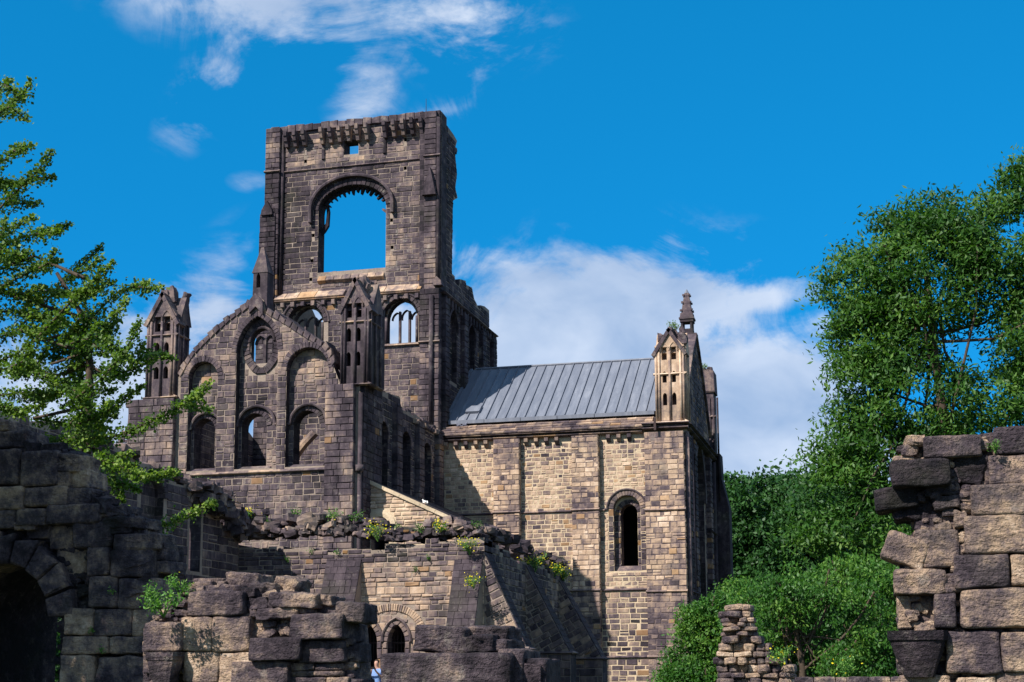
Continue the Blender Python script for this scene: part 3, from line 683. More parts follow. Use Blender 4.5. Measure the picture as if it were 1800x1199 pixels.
# east side of the transept
EB = east(-23.15)
one('wall', box(EB, YT+.05, 64.4, 0, 15.3, -1.4, 0), M_mort_d, trans)
masonry(sb, EB, [(YT+.05, 0), (64.4, 0), (64.4, 15.3), (YT+.05, 15.3)], [], tone=lambda s, t: .26+random.uniform(-.06, .08), seed=25)
one('corner_pier', box(EB, YT+1.6, YT+3.0, 15.3, 19.2, -1.0, -.05), M_soot, trans, .25)
EW = east(-23.6)
eop = [opening(65.0, 66.5, 9.2, 13.2, 'round', None, 12), opening(68.4, 70.0, 9.2, 13.2, 'round', None, 12), opening(71.9, 73.4, 9.2, 13.2, 'round', None, 12)]
et = ragged([(75, 14.7), (71, 15.1), (68.3, 15.1), (68.3, 15.5), (66.5, 15.4), (64.4, 15.7)], .5, .12, 4)
one('wall', prism(EW, [(64.4, 0), (75.0, 0)]+et, -.5, 0, [h[::-1] for h in eop]), M_mort_d, trans)
one('wall', prism(EW, [(64.4, 0), (75.0, 0)]+et, -1.3, -.5, [[(x*.0+sum(p[0] for p in h)/len(h)+(x-sum(p[0] for p in h)/len(h))*.6, z) for x, z in h][::-1] for h in eop[1:]]), M_mort_d, trans)
masonry(sb, EW, [(64.4, 8), (75.0, 8)]+et, eop, tone=lambda s, t: .33+random.uniform(-.1, .12), wd=(.3, .55), seed=26)
for h in eop:
    voussoirs(sb, EW, h[1:-1], .24, -.2, .06, 14, .42); one('jamb_shaft', cyl((-23.75, h[0][0]+.1, 9), (-23.75, h[0][0]+.1, 13.2), .1), M_mid, trans, .4, smooth=True)
    masonry(sb, EW, h, [], d=-.5, wd=(.3, .5), tone=lambda s, t: .3+random.uniform(-.1, .1), seed=int(h[0][0]))
for s0 in (67.1, 70.6, 74.0): pier(sb, EW, s0, s0+.8, 8, 14.9, 0, .3, tone=lambda s, t: .42, nw=1, seed=int(s0))
for i in range(13): sb.add(cstone(EW, [(70.2+i*.37, 14.62), (70.38+i*.37, 14.62), (70.38+i*.37, 14.85), (70.2+i*.37, 14.85)], -.02, .25), .6, 2)
for i in range(22):
    s_ = 64.6+i*.48; sb.add(rock((-23.9+random.uniform(-.2, .25), s_, 15.2-.03*(s_-64)+random.uniform(-.1, .15)), .5, .5, .3, 2, .2), .4)
# west wall and a lit stub inside
one('wall', prism(Frame((-34.6, 0, 0), (0, 1, 0), (1, 0, 0)), [(62.96, 0), (75, 0), (75, 15.0), (74.3, 15.3), (73.5, 15.2), (72.5, 15.8), (70, 16.1), (67, 16.0), (64, 14.8), (62.96, 14.2)], -.9, 0), M_mort_d, trans)
masonry(sb, Frame((-34.6, 0, 0), (0, 1, 0), (1, 0, 0)), [(63, 9), (75, 9), (75, 15.0), (70, 15.9), (67, 15.8), (63, 14.2)], [], tone=lambda s, t: .38, seed=27, wgt=.3)
one('inner_arch', mould(south(70), [tuple(atY(x, y, 70)[::2]) for x, y in ((505, 850), (520, 815), (538, 788), (560, 765))], .3, 0, .5), M_mid, trans, .62)
sb.flush()
# ------------------------------------------------------------------ chapel gable beside the transept
chap = empty('chapel', label='lean-to chapel end of clean pale ashlar with sloping coping and small round arch', cat='chapel')
cb = Bin(chap, M_tan)
YC = 62.9; SC = south(YC); TC = Yst(YC)
cl0, cl1 = TC(649, 848), TC(803, 917)
cpoly = [(cl0[0], 0), (cl1[0], 0), cl1, cl0]
ac = TC(668, 925); rin, rout = .44, .78
hole = opening(ac[0]-rin, ac[0]+rin, ac[1]-1.2, ac[1]+.02, 'round', None, 12)
one('wall', prism(SC, cpoly, -.6, 0, [hole[::-1]]), M_mort_p, chap)
masonry(cb, SC, cpoly, [opening(ac[0]-rout-.01, ac[0]+rout+.01, ac[1]-1.2, ac[1]+.02, 'round', None, 12)], h=(.14, .24), wd=(.4, .8), tone=lambda s, t: .74+random.uniform(-.07, .07), tmin=5, seed=31, b=.03, proud=(.02, .05))
one('arch_ring', mould(SC, arch(ac[0]-rin, ac[0]+rin, ac[1], 'round', None, 16), rout-rin-.02, -.3, .09), M_mort_p, chap, .8)
one('arch_back', box(SC, ac[0]-.8, ac[0]+.8, 4, ac[1]+1, -2.2, -1.6), M_dark, chap)  # near-black slab painting the shade inside the small arch
v = np.array([cl1[0]-cl0[0], 0, cl1[1]-cl0[1]]); Lc = np.linalg.norm(v); v /= Lc
cop = FrameT((cl0[0], YC-.12, cl0[1]), v, (0, 1, 0))
k = 0; s0 = 0
while s0 < Lc+.3:
    e = min(s0+random.uniform(.8, 1.1), Lc+.35); one('coping_stone', box(cop, s0, e-.012, 0, .5, -.06, .1), M_mort_p, chap, .8); s0 = e
one('roof', box(cop, 0, Lc+.3, .52, 12.0, -.02, .12), M_mid, chap, .16)
one('wall', box(east(cl1[0]), YC+.1, 74.9, 0, cl1[1]-.25, -.5, 0), M_mort_d, chap)
cb.flush()
# ------------------------------------------------------------------ presbytery
pres = empty('presbytery', label='tall warm sandstone choir wall with flat pilasters under a grey lead roof', cat='church')
pb = Bin(pres, M_tan)
S7 = S75; zz = lambda y, x=1000: atY(x, y, 75)[2]
def prt(s, t):
    v = .72+.06*math.sin(s*.9)*math.sin(t*.8)
    if t < 6: v = .60
    if t > 13: v -= .08
    if random.random() < .13: v -= random.uniform(.08, .3)
    if -14.5 < s < -12 and t < 6: v -= .06
    return v
pw = [(-23.6, 0), (-10.1, 0), (-10.1, 14.5), (-23.6, 14.5)]
wA = opening(-14.05, -12.62, 7.1, 10.35, 'round', None, 14); wB = opening(-13.74, -12.84, 7.36, 10.18, 'round', None, 12)
puts = [[(x, z), (x+.16, z), (x+.16, z+.18), (x, z+.18)] for x, z in ((-22.3, 12.4), (-19.9, 12.1), (-15.5, 9.9), (-11.9, 13.7), (-11.5, 9.9), (-12.9, 4.1), (-12.9, 2.35))]
one('wall', prism(S7, pw, -.35, 0, [wA[::-1]]+[h[::-1] for h in puts[:0]]), M_mort_p, pres)
one('wall', prism(S7, [(-23.5, 0), (-10.3, 0), (-10.3, 14.4), (-23.5, 14.4)], -1.2, -.36, [wB[::-1]]), M_mort_p, pres)
one('dark_interior', box(S7, -15, -11.5, 6, 12, -4.2, -4), M_dark, pres)  # near-black panel; the unlit depth behind the window is put into its colour
zones = [(-23.6, -20.5), (-19.05, -16.2), (-14.75, -12.3)]
for i, (a, b) in enumerate(zones):
    for (t0, t1) in ((0, 2.55), (2.62, 6.0), (6.1, 10.2), (10.32, 14.0)):
        hh = (.20, .27) if t0 > 6 else (.24, .32); ww = (.24, .5) if t0 > 6 else (.35, .65)
        ho = [opening(-14.05-.28, -12.62+.28, 7.05, 10.35, 'round', None, 14)] if i == 2 else []
        masonry(pb, S7, [(a, t0), (b, t0), (b, t1), (a, t1)], ho+puts, h=hh, wd=ww, jt=.034, tone=prt, seed=40+i*7+int(t0), proud=(.006, .028))
for k, (a, b) in enumerate(((-20.5, -19.05), (-16.2, -14.75), (-12.3, -10.22))):
    t_ = 0
    FRm = Frame((0, 75, 0), (1, 0, 0), (0, -1, 0))
    one('pilaster', box(S7, a+.02, b-.02, 0, 14.3, 0, .38), M_mort_p, pres)
    masonry(pb, S7, [(a, 0), (b, 0), (b, 14.3), (a, 14.3)], puts, h=(.24, .31), wd=(.3, .6), jt=.028, d=.38, back=.4, tone=prt, seed=60+k, proud=(.005, .03))
    masonry(pb, Frame((b-.01, 75, 0), (0, 1, 0), (1, 0, 0)), [(-.38, 0), (0, 0), (0, 14.3), (-.38, 14.3)], [], h=(.24, .31), wd=(.3, .6), tone=prt, seed=60+k, wgt=.3)
voussoirs(pb, S7, wA[1:-1], .3, -.2, .04, 17, .50, wgt=2)
voussoirs(pb, S7, offset(wB, .0)[1:-1], .26, -.5, -.33, 11, .38)
masonry(pb, S7, [(-14.05, 7.2), (-13.74, 7.2), (-13.74, 10.3), (-14.05, 10.3)], [], d=-.35, tone=lambda s, t: .35, wd=(.3, .4), seed=71)
masonry(pb, S7, [(-12.84, 7.2), (-12.62, 7.2), (-12.62, 10.3), (-12.84, 10.3)], [], d=-.35, tone=lambda s, t: .45, wd=(.3, .4), seed=72)
for x in (-14.33, -12.62): masonry(pb, S7, [(x, 7.1), (x+.28, 7.1), (x+.28, 10.35), (x, 10.35)], [], tone=lambda s, t: .42, wd=(.3, .4), h=(.27, .33), seed=73)
one('hood_mould', mould(S7, [(-14.5, 10.3)]+arch(-14.34, -12.33, 10.33, 'round', None, 18)+[(-12.18, 10.3)], .1, 0, .12), M_mid, pres, .4)
one('window_sill', prism(Frame((-14.2, 75, 0), (0, -1, 0), (-1, 0, 0)), [(-.36, 6.85), (.03, 6.85), (-.36, 7.38)], -1.9, .0), M_tan, pres, .55)
for z, dz in ((10.25, .02), (6.05, .0), (2.58, 0)):
    for a, b in zones: string(pres, S7, a if a > -23 else -23.4, b if not (a > -15 and z > 10) else -14.5, z, M_mid, .12, .11, 0, .48)
    for a, b in ((-20.54, -19.02), (-16.24, -14.72), (-12.34, -10.18)):
        string(pres, S7, a, b, z-(.14 if a > -13 and z > 5 else 0)+dz, M_mid, .12, .1, .38, .5)
for i in range(21):
    x = -23.2+i*.56
    if any(a-.3 < x < b for a, b in ((-20.5, -19.05), (-16.2, -14.75), (-12.3, -10.1))): continue
    one('corbel', prism(Frame((x, 75, 0), (0, -1, 0), (-1, 0, 0)), [(-.02, 13.92), (.1, 13.95), (.26, 14.12), (.28, 14.3), (-.02, 14.3)], -.1, .1), M_tan, pres, .6+random.uniform(-.2, .2))
string(pres, S7, -23.55, -12.4, 14.3, M_tan, .2, .3, 0, .62, 1.1, 'cornice'); string(pres, S7, -12.4, -9.95, 14.42, M_tan, .16, .32, .2, .5, 1.1, 'cornice')
string(pres, S7, -23.5, -12.4, 14.48, M_mid, .14, .42, 0, .58, 1.3, 'cornice'); string(pres, S7, -12.4, -9.9, 14.66, M_mid, .14, .4, .2, .46, 1.3, 'cornice')
apr = FrameT((0, 74.55, 14.62), (1, 0, 0), (0, .83, .56))
for r_ in range(4):
    x = -23.55
    while x < -11.95:
        e = min(x+random.uniform(.45, 1.0), -11.9); fr_ = FrameT(apr.P(0, r_*.3, .05-.0*r_), (1, 0, 0), (0, .95, .3))
        pb.add(cstone(fr_, [(x+.006, 0), (e-.006, 0), (e-.006, .38), (x+.006, .38)], -.05, .03, .01, .012), .56+random.uniform(-.08, .1), 2); x = e
one('wall_head', box(S7, -23.5, -11.0, 14.35, 15.25, -1.0, -.45), M_mort_d, pres)
# lead roof
E0 = np.array([0, 75.75, 15.62]); rv = np.array([0, 81.0-75.75, 19.60-15.62]); RL = np.linalg.norm(rv); rv /= RL
RF = FrameT(E0, (1, 0, 0), rv)
x = -23.45; i = 0
while x < -11.8:
    e = min(x+.555, -11.7); g = Geo(); r0 = random.random()
    nx, ny = 3, 12; V = []; F = []
    for b_ in range(ny+1):
        for a_ in range(nx+1): V.append(RF.P(x+.004+(e-x-.008)*a_/nx, RL*b_/ny, .012*noise.noise(Vector((x*3+a_, b_*.9, 2)))))
    for b_ in range(ny):
        for a_ in range(nx): q = b_*(nx+1)+a_; F.append((q, q+1, q+nx+2, q+nx+1))
    mesh('roof_panel', V, F, M_lead, pres, .5, r0)
    if e < -11.8: one('standing_seam', box(RF, e-.015, e+.015, 0.02, RL-.02, -.02, .075), M_lead, pres, .5, .2)
    x = e; i += 1
one('ridge_roll', cyl((-23.3, 81.0, 19.64), (-11.7, 81.0, 19.64), .07), M_lead, pres, .5, .6)
one('roof_slope', ([(-23.45, 81.03, 19.58), (-11.7, 81.03, 19.58), (-11.7, 87, 15.4), (-23.45, 87, 15.4)], [(0, 1, 2, 3)]), M_lead, pres, .5, .4)
one('roof_slope', ([tuple(RF.P(-23.45, 0, -.06)), tuple(RF.P(-11.7, 0, -.06)), tuple(RF.P(-11.7, RL, -.06)), tuple(RF.P(-23.45, RL, -.06))], [(0, 1, 2, 3)]), M_lead, pres, .5, .4)
x = -23.3
while x < -11.9:
    e = min(x+2.05, -11.85); one('gutter', box(S7, x, e-.03, 15.42, 15.62, -.72, -.55), M_lead, pres, .5, .1); x = e
one('gutter_board', box(S7, -22.8, -11.85, 15.2, 15.41, -.95, -.78), M_dark, pres)
one('verge', box(RF, -23.62, -23.47, -.2, RL, -.05, .09), M_lead, pres, .5, .1)
hat = RF.P(-22.3, .95, 0)
one('roof_hatch', ([tuple(RF.P(a, b, c)) for c in (.0, .16) for a, b in ((-22.55, .8), (-21.75, .8), (-21.75, 1.5), (-22.55, 1.5))], [(3, 2, 1, 0), (4, 5, 6, 7), (0, 1, 5, 4), (1, 2, 6, 5), (2, 3, 7, 6), (3, 0, 4, 7)]), M_lead, pres, .5, .9)
# east end
EX = east(-10.35)
gp = [(75.1, 0), (88.0, 0), (88.0, 14.4), (85.2, 17.6), (81.9, 20.9), (81.2, 20.9), (79.0, 19.0), (76.6, 16.4), (75.1, 14.5)]
ewn = opening(79.2, 83.6, 3.2, 11.5, 'pointed', 3.2, 16)
one('wall', prism(EX, gp, -1.2, 0, [ewn[::-1]]), M_mort_d, pres)
masonry(pb, EX, [(p[0], max(p[1], 0)) for p in gp], [offset(ewn, .3)], h=(.27, .34), wd=(.4, .8), tone=lambda s, t: .38+random.uniform(-.1, .1), seed=80)
voussoirs(pb, EX, ewn[1:-1], .3, -.4, .06, 34, .4); one('hood_mould', mould(EX, ewn[1:-1], .45, 0, .16), M_mid, pres, .42)
for k in range(1, 5):
    y_ = 79.2+k*.88; one('mullion', box(EX, y_-.08, y_+.08, 3.2, 12.4, -.8, -.5), M_mid, pres, .4)
for y0, y1 in ((75.0, 76.5), (77.6, 78.6), (84.3, 85.3), (86.6, 88.0)):
    masonry(pb, EX, [(y0, 0), (y1, 0), (y1, 14.3), (y0, 14.3)], [], h=(.27, .33), d=.3, back=.35, tone=lambda s, t: .3+random.uniform(-.1, .1), seed=int(y0*3))
for y_ in (75.02, 76.55, 86.5, 88.05): one('corner_shaft', cyl((-10.1, y_, 0), (-10.1, y_, 14.3), .13), M_tan, pres, .56 if y_ < 76 else .3, smooth=True)
string(pres, EX, 75, 88.2, 14.42, M_mid, .16, .35, .1, .35, 1.2, 'cornice'); string(pres, EX, 75, 88.2, 14.66, M_mid, .14, .4, .12, .32, 1.2, 'cornice')
string(pres, EX, 75, 78.9, 5.9, M_mid, .12, .12, .3, .4); string(pres, EX, 84, 88.2, 9.9, M_mid, .12, .12, .3, .3)
cg = [(76.4, 16.3), (79.0, 19.1), (81.4, 21.1), (85.2, 17.8), (87.0, 15.9)]
pts = resample(cg, 22)
for p, q in zip(pts, pts[1:]):
    pb.add(cstone(EX, [(p[0], p[1]-.1), (q[0], q[1]-.1), (q[0], q[1]+.14), (p[0], p[1]+.14)] if q[0] > p[0] else [], -1.0, .14, .03), .45, 2)
turret(pres, pb, M_tan, 74.75, 1153.5, 1205, 740, 606, 659, 577, ((652, 672), (690, 712)), ((1166, 1173.5), (1182.5, 1190)), (608, 632), .76, 1.5, .42, 9)
one('turret_base', box(S7, -11.95, -10.2, 14.5, 14.9, -1.5, .28), M_tan, pres, .55)
# gable pinnacle
pin = empty('pinnacle'); pin.parent = pres
pc = atY(1208, 560, 81.5); px0 = pc[0]
def sq(z0, z1, w0, w1): return ([(px0+sx*w_/2, 81.5+sy*w_/2, z) for z, w_ in ((z0, w0), (z1, w1)) for sx, sy in ((-1, -1), (1, -1), (1, 1), (-1, 1))], [(3, 2, 1, 0), (4, 5, 6, 7), (0, 1, 5, 4), (1, 2, 6, 5), (2, 3, 7, 6), (3, 0, 4, 7)])
ZP = lambda y: atY(1208, y, 81.5)[2]
one('base_block', sq(ZP(640), ZP(600), .95, .8), M_mid, pin, .4)
one('shaft', sq(ZP(600), ZP(580), .72, .68), M_mid, pin, .3)
for sx in (-1, 1):
    for sy in (-1, 1): one('corner_post', cyl((px0+sx*.26, 81.5+sy*.26, ZP(580)), (px0+sx*.26, 81.5+sy*.26, ZP(566)), .08), M_mid, pin, .3)
one('band', sq(ZP(591), ZP(587), .82, .82), M_mid, pin, .4); one('head', sq(ZP(568), ZP(563), .76, .76), M_mid, pin, .35); one('band', sq(ZP(563), ZP(560), .86, .86), M_mid, pin, .5)
one('spire', sq(ZP(560), ZP(552), .76, .7), M_mid, pin, .5); one('spire', sq(ZP(552), ZP(516), .6, .24), M_mid, pin, .5)
for z, ww in ((548, .72), (534, .56), (521, .40)):
    one('band', sq(ZP(z)-.05, ZP(z)+.05, ww*.8, ww*.76), M_mid, pin, .45)
    for sx, sy in ((-1, -1), (1, -1), (1, 1), (-1, 1)): one('crocket', rock((px0+sx*ww/2*.85, 81.5+sy*ww/2*.85, ZP(z)+.04), .12, .12, .12, 2, .2), M_mid, pin, .45)
one('finial', cyl((px0, 81.5, ZP(516)), (px0, 81.5, ZP(509)), .15, .03, 8), M_lead, pin, .5, .9)
# far corner turret
tf = empty('turret'); tf.parent = pres
xa, xb = atY(1237, 700, 87)[0], atY(1254, 700, 87)[0]; Z7 = lambda y: atY(1245, y, 87)[2]
S87 = south(87)
one('shaft', box(S87, xa-.3, xb, 12, Z7(690), -1.4, 0), M_mid, tf, .34); one('gable', prism(S87, [(xa-.35, Z7(690)), (xb+.1, Z7(690)), (xb+.05, Z7(652)), (xb-.5, Z7(648)), (xa, Z7(665))], -1.4, .1), M_mid, tf, .42)
for z in (735, 690, 800): string(tf, S87, xa-.2, xb+.12, Z7(z), M_mid, .13, .13, 0, .45)
for k in range(5): one('broken_stone', rock((xa-.1+.12*k, 87.4, Z7(650)+random.uniform(-.1, .1)), .35, .5, .3, 2, .2), M_mid, tf, .4)
for k in range(4): one('shaft', cyl((xa+.1+k*.24, 86.95, 12), (xa+.1+k*.24, 86.95, Z7(700)), .06), M_mid, tf, .25, smooth=True)
one('buttress', prism(S87, [(xb-.2, 0), (xb+.75, 0), (xb+.75, 11.6), (xb+.35, 13.4), (xb+.3, 14.9), (xb-.2, 14.9)], -1.4, -.05), M_mid, tf, .25)
pb.flush()
# rusty bracket hanging on the cornice
br = tag(one('iron_bracket', box(S7, -11.72, -11.6, 14.35, 15.0, .64, .7), M_iron, None), 'small rusty iron bracket hanging from the cornice below the pale arcaded turret', 'bracket')
# ------------------------------------------------------------------ ruined range in front
rng_ = empty('ruined_range', label='long low ruined wall with rubble top, raking slate-capped buttresses and two pointed openings', cat='ruin')
rb = Bin(rng_, M_mid)
YR = 48.5; SR = south(YR); TR = Yst(YR); XR = -13.65; ER = east(XR)
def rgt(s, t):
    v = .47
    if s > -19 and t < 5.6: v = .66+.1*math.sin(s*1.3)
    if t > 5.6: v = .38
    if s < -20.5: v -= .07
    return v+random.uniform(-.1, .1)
zt = 6.35
aA = opening(TR(645, 1)[0]+.02, TR(674, 1)[0], 0, TR(660, 1128)[1], 'pointed', .62, 12); aB = opening(TR(691, 1)[0], TR(720, 1)[0], .6, TR(705, 1128)[1], 'pointed', .62, 12)
ptop = ragged([(XR, 6.45), (-15.3, 6.4), (-17.8, 6.15), (-20, 6.2), (-22.9, 6.45)], .5, .1, 9)
one('wall', prism(SR, [(-23.2, 0), (XR, 0)]+ptop, -1.1, 0, [aA[::-1], aB[::-1]]), M_mort_d, rng_)
one('dark_interior', box(SR, -19.5, -15.5, 0, 4.6, -4.2, -4.0), M_dark, rng_); one('dark_interior', box(SR, -19.5, -15.5, 4.4, 4.6, -3.9, -1.11), M_dark, rng_)  # gloom inside the openings painted as near-black panels, behind and overhead
relv = arch(TR(640, 1100)[0], TR(736, 1100)[0], TR(690, 1112)[1], 'round', TR(690, 1074)[1]-TR(690, 1112)[1], 20)
out_h = [(relv[0][0]-.3, 0)]+offset(relv, .27)+[(relv[-1][0]+.3, 0)]
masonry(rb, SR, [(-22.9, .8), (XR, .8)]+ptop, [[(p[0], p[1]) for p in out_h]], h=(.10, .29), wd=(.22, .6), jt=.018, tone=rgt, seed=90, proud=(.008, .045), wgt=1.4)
masonry(rb, SR, [(relv[0][0]-.3, 0), (relv[-1][0]+.3, 0)]+relv[::-1], [opening(aA[0][0]-.2, aA[-1][0]+.16, 0, aA[1][1], 'pointed', .8, 12), opening(aB[0][0]-.16, aB[-1][0]+.2, 0, aB[1][1], 'pointed', .8, 12)], h=(.24, .3), wd=(.3, .5), tone=lambda s, t: .6, seed=91)
voussoirs(rb, SR, relv, .25, -.1, .05, 36, .66, .08, wgt=2)
for ap_ in (aA, aB):
    voussoirs(rb, SR, ap_[1:-1], .17, -.35, .06, 9, .54); one('hood_mould', mould(SR, offset(ap_, .17)[1:-1], .08, 0, .13), M_mid, rng_, .5)
    for x in (ap_[0][0], ap_[-1][0]):
        pier(rb, SR, x-(.17 if x == ap_[0][0] else 0), x+(0 if x == ap_[0][0] else .17), .1, ap_[1][1], -.35, .07, h=(.3, .4), tone=lambda s, t: .55, nw=1, seed=5)
    gr = empty('iron_grille', label='row of upright iron bars in the %s pointed opening of the low wall' % ('left' if ap_ is aA else 'right'), cat='grille', group='grilles in the pair of pointed openings')
    w_ = ap_[-1][0]-ap_[0][0]
    for k in range(5):
        xx = ap_[0][0]+w_*(k+.5)/5; tt = ap_[1][1]+.58*(1-abs((k-2)/2.6)**1.5); one('bar', cyl((xx, YR+.5, ap_[0][1]+.02), (xx, YR+.5, tt), .018, None, 6), M_iron, gr)
    for z_ in (ap_[1][1]-.03, 1.4): one('crossbar', box(SR, ap_[0][0], ap_[-1][0], z_-.02, z_+.03, -.48, -.44), M_iron, gr)
M_slate = stone_mat('dark_stone_slates', rv=.2, nv=.2, green=.1)
def raking(par, O, out, u, w, zt_, zf, proj, slate=True, lower=True, nm='buttress'):
    """a buttress: out = horizontal direction away from the wall, u = along the wall"""
    O = np.array(O, float); out = np.array(out, float); u = np.array(u, float)
    fr = Frame(O, out, u); g = [(-.05, 0), (proj, 0), (proj, zf), (0, zt_), (-.05, zt_)]
    hand = np.dot(np.cross(out, (0, 0, 1)), u)
    vf = prism(fr, g, 0, w); 
    if hand < 0: vf = (vf[0], [f[::-1] for f in vf[1]])
    b_ = empty(nm); b_.parent = par
    one('core', vf, M_mort_d, b_)
    v = out*proj+np.array([0, 0, zf-zt_]); L = np.linalg.norm(v); v /= L; n = np.cross(u, v); n = n if n[2] > 0 else -n
    v2 = -v; uu = u if np.dot(np.cross(u, v2), n) > 0 else -u
    O2 = O+out*proj+np.array([0, 0, zf])+(0 if uu is u else 1)*u*w
    fs = FrameT(O2, uu, v2, n)
    t_ = 0; r_ = 0
    while t_ < L-.05:
        hh = min(.26, L-t_); x = 0; frs = FrameT(fs.P(0, t_, 0), uu, v2+n*-.06, n)
        while x < w-.02:
            e = x+random.uniform(.2, .42); e = w if e > w-.15 else e
            vf = cstone(frs, [(x+.004, -.02), (e-.004, -.02), (e-.004, hh), (x+.004, hh)], -.03, .045, .01, .006)
            one('slate', vf, M_slate, b_, .26+random.uniform(-.05, .08)); x = e
        t_ += hh; r_ += 1
    return fr, g, b_
BS = []
raking(rng_, (-19.46, YR, 0), (0, -1, 0), (1, 0, 0), 1.32, 5.85, 2.2, 1.58)
raking(rng_, (-14.72, YR, 0), (0, -1, 0), (1, 0, 0), 1.02, 5.7, 2.2, 1.5)
for Y0, zt_, zf_, pj in ((YR+.02, 5.9, 2.55, 1.5), (54.3, 5.9, 2.5, 1.75), (60.0, 5.7, 2.35, 1.85)):
    fr, g, b_ = raking(rng_, (XR, Y0, 0), (1, 0, 0), (0, 1, 0), .95, zt_, zf_, pj)
    f2 = Frame((XR, Y0, 0), (1, 0, 0), (0, -1, 0)); gg = [(.05, 2), (pj, 2), (pj, zf_), (0, zt_)]
    # side courses laid square to the rake
    v = np.array([pj, 0, zf_-zt_]); L = np.linalg.norm(v); v /= L; n = np.array([-v[2], 0, v[0]])
    F2 = FrameT((XR, Y0, zt_), -n, -v, (0, -1, 0))
    F2 = FrameT((XR, Y0, zt_), n, -v*1.0, (0, -1, 0)) if np.dot(np.cross(n, -v), (0, -1, 0)) > 0 else F2
    def loc(p):
        q = np.array([p[0], 0, p[1]-zt_]); return (np.dot(q, F2.u), np.dot(q, F2.v))
    poly = [loc(p) for p in ((0, zt_), (0, zf_+.1), (pj, zf_))]
    masonry(rb, F2, poly, [], h=(.2, .28), wd=(.3, .5), tone=lambda s, t: .5+random.uniform(-.1, .06), seed=int(Y0), wgt=1.5)
    masonry(rb, Frame((XR, Y0, 0), (1, 0, 0), (0, -1, 0)), [(0, .5), (pj, .5), (pj, zf_), (0, zf_)], [], tone=lambda s, t: .45, seed=int(Y0)+1)
    string(rng_, f2, 0, pj+.08, zf_, M_mid, .1, .12, 0, .5)
    string(rng_, Frame((XR+pj, Y0, 0), (0, 1, 0), (1, 0, 0)), 0, .97, zf_, M_mid, .1, .12, 0, .4)
etp = ragged([(61.6, 5.9), (58, 6.0), (54, 6.0), (51, 6.2), (YR, 6.45)], .5, .14, 5)
one('wall', prism(ER, [(YR+.02, 0), (61.6, 0)]+etp, -1.0, 0), M_mort_d, rng_)
masonry(rb, ER, [(YR+.02, .5), (61.6, .5)]+etp, [], h=(.16, .3), wd=(.3, .6), tone=lambda s, t: .42+random.uniform(-.1, .1), seed=97)
# rubble lying along the broken tops
def rubble(bn, path, n, spread, size, tone=.3, seed=1, n_=2, up=0):
    rs = random.Random(seed); pts = [np.array(p, float) for p in path]; seg = [np.linalg.norm(b-a) for a, b in zip(pts, pts[1:])]; tot_ = sum(seg)
    for i in range(n):
        q = rs.random()*tot_; k = 0
        while k < len(seg)-1 and q > seg[k]: q -= seg[k]; k += 1
        p = pts[k]+(pts[k+1]-pts[k])*(q/seg[k]); sz = rs.uniform(*size)
        p = p+np.array([rs.uniform(-1, 1)*spread[0], rs.uniform(-1, 1)*spread[1], rs.uniform(-1, 1)*spread[2]])
        bn.add(rock(p, sz*rs.uniform(1, 1.6), sz*rs.uniform(.8, 1.3), sz*rs.uniform(.5, .9), n_, .3, 14, rs.uniform(-.8, .8), rs.uniform(-.35, .35), rs.random()*90), tone+.1+rs.uniform(-.16, .16), 1.4)
def Yl(Y, *pp): return [tuple(atY(x, y, Y)) for x, y in pp]
rubble(rb, Yl(48.9, (430, 935), (500, 938), (560, 930), (620, 935), (690, 942), (760, 940), (800, 930), (845, 935)), 330, (.15, .45, .15), (.09, .34), .28, 3)
rubble(rb, Yl(49.5, (480, 925), (520, 918), (560, 912), (610, 915), (640, 922), (670, 925), (690, 930)), 70, (.2, .4, .1), (.16, .42), .3, 4)
rubble(rb, Yl(49.5, (760, 925), (790, 915), (820, 925), (850, 938)), 40, (.2, .4, .08), (.16, .36), .3, 5)
rubble(rb, [tuple(atX(x, y, XR-.3)) for x, y in ((850, 935), (885, 950), (920, 968), (950, 982), (985, 996))], 90, (.3, .2, .16), (.2, .42), .28, 6)
rubble(rb, Yl(48.4, (400, 925), (425, 935), (440, 940)), 30, (.2, .3, .3), (.2, .4), .26, 7)
rubble(rb, [tuple(atX(350, 855, -22.7)), tuple(atX(385, 885, -22.7)), tuple(atX(415, 925, -22.7))], 110, (.3, .5, .3), (.2, .45), .25, 8)
rubble(rb, Yl(49.0, (420, 900), (455, 915), (480, 928)), 60, (.25, .5, .2), (.2, .42), .28, 9)
rb.flush()
# ------------------------------------------------------------------ left wing
wing = empty('ruined_wing', label='ruined wall in shadow with two round arched openings left of the low range', cat='ruin')
wb = Bin(wing, M_mid)
EWg = east(-22.9); Q = Xst(-22.9)
h1 = opening(Q(247, 900)[0], Q(287, 900)[0], 5.6, Q(265, 872)[1], 'round', None, 12); h2 = opening(Q(334, 900)[0], Q(354, 900)[0], Q(345, 1005)[1], Q(345, 895)[1], 'round', None, 10)
wt = ragged([(48.5, 6.9), (46.4, 7.3), (45.2, 8.0), (42.0, 8.35), (38, 9.0), (30, 8.4)], .5, .12, 3)
wp = [(30, 0), (48.5, 0)]+wt
one('wall', prism(EWg, wp, -.9, 0, [h2[::-1], h1[::-1]]), M_mort_d, wing)
one('wall_core', box(EWg, h1[0][0]-.2, h1[-1][0]+.2, 5, 8, -1.3, -.3), M_rev, wing, .3)
masonry(wb, EWg, [(33, 2), (48.5, 2)]+[p for p in wt if p[0] > 33]+[(33, 8.5)], [offset(h1, .22), offset(h2, .15)], h=(.24, .32), wd=(.4, .7), tone=lambda s, t: .36+random.uniform(-.1, .1), seed=101)

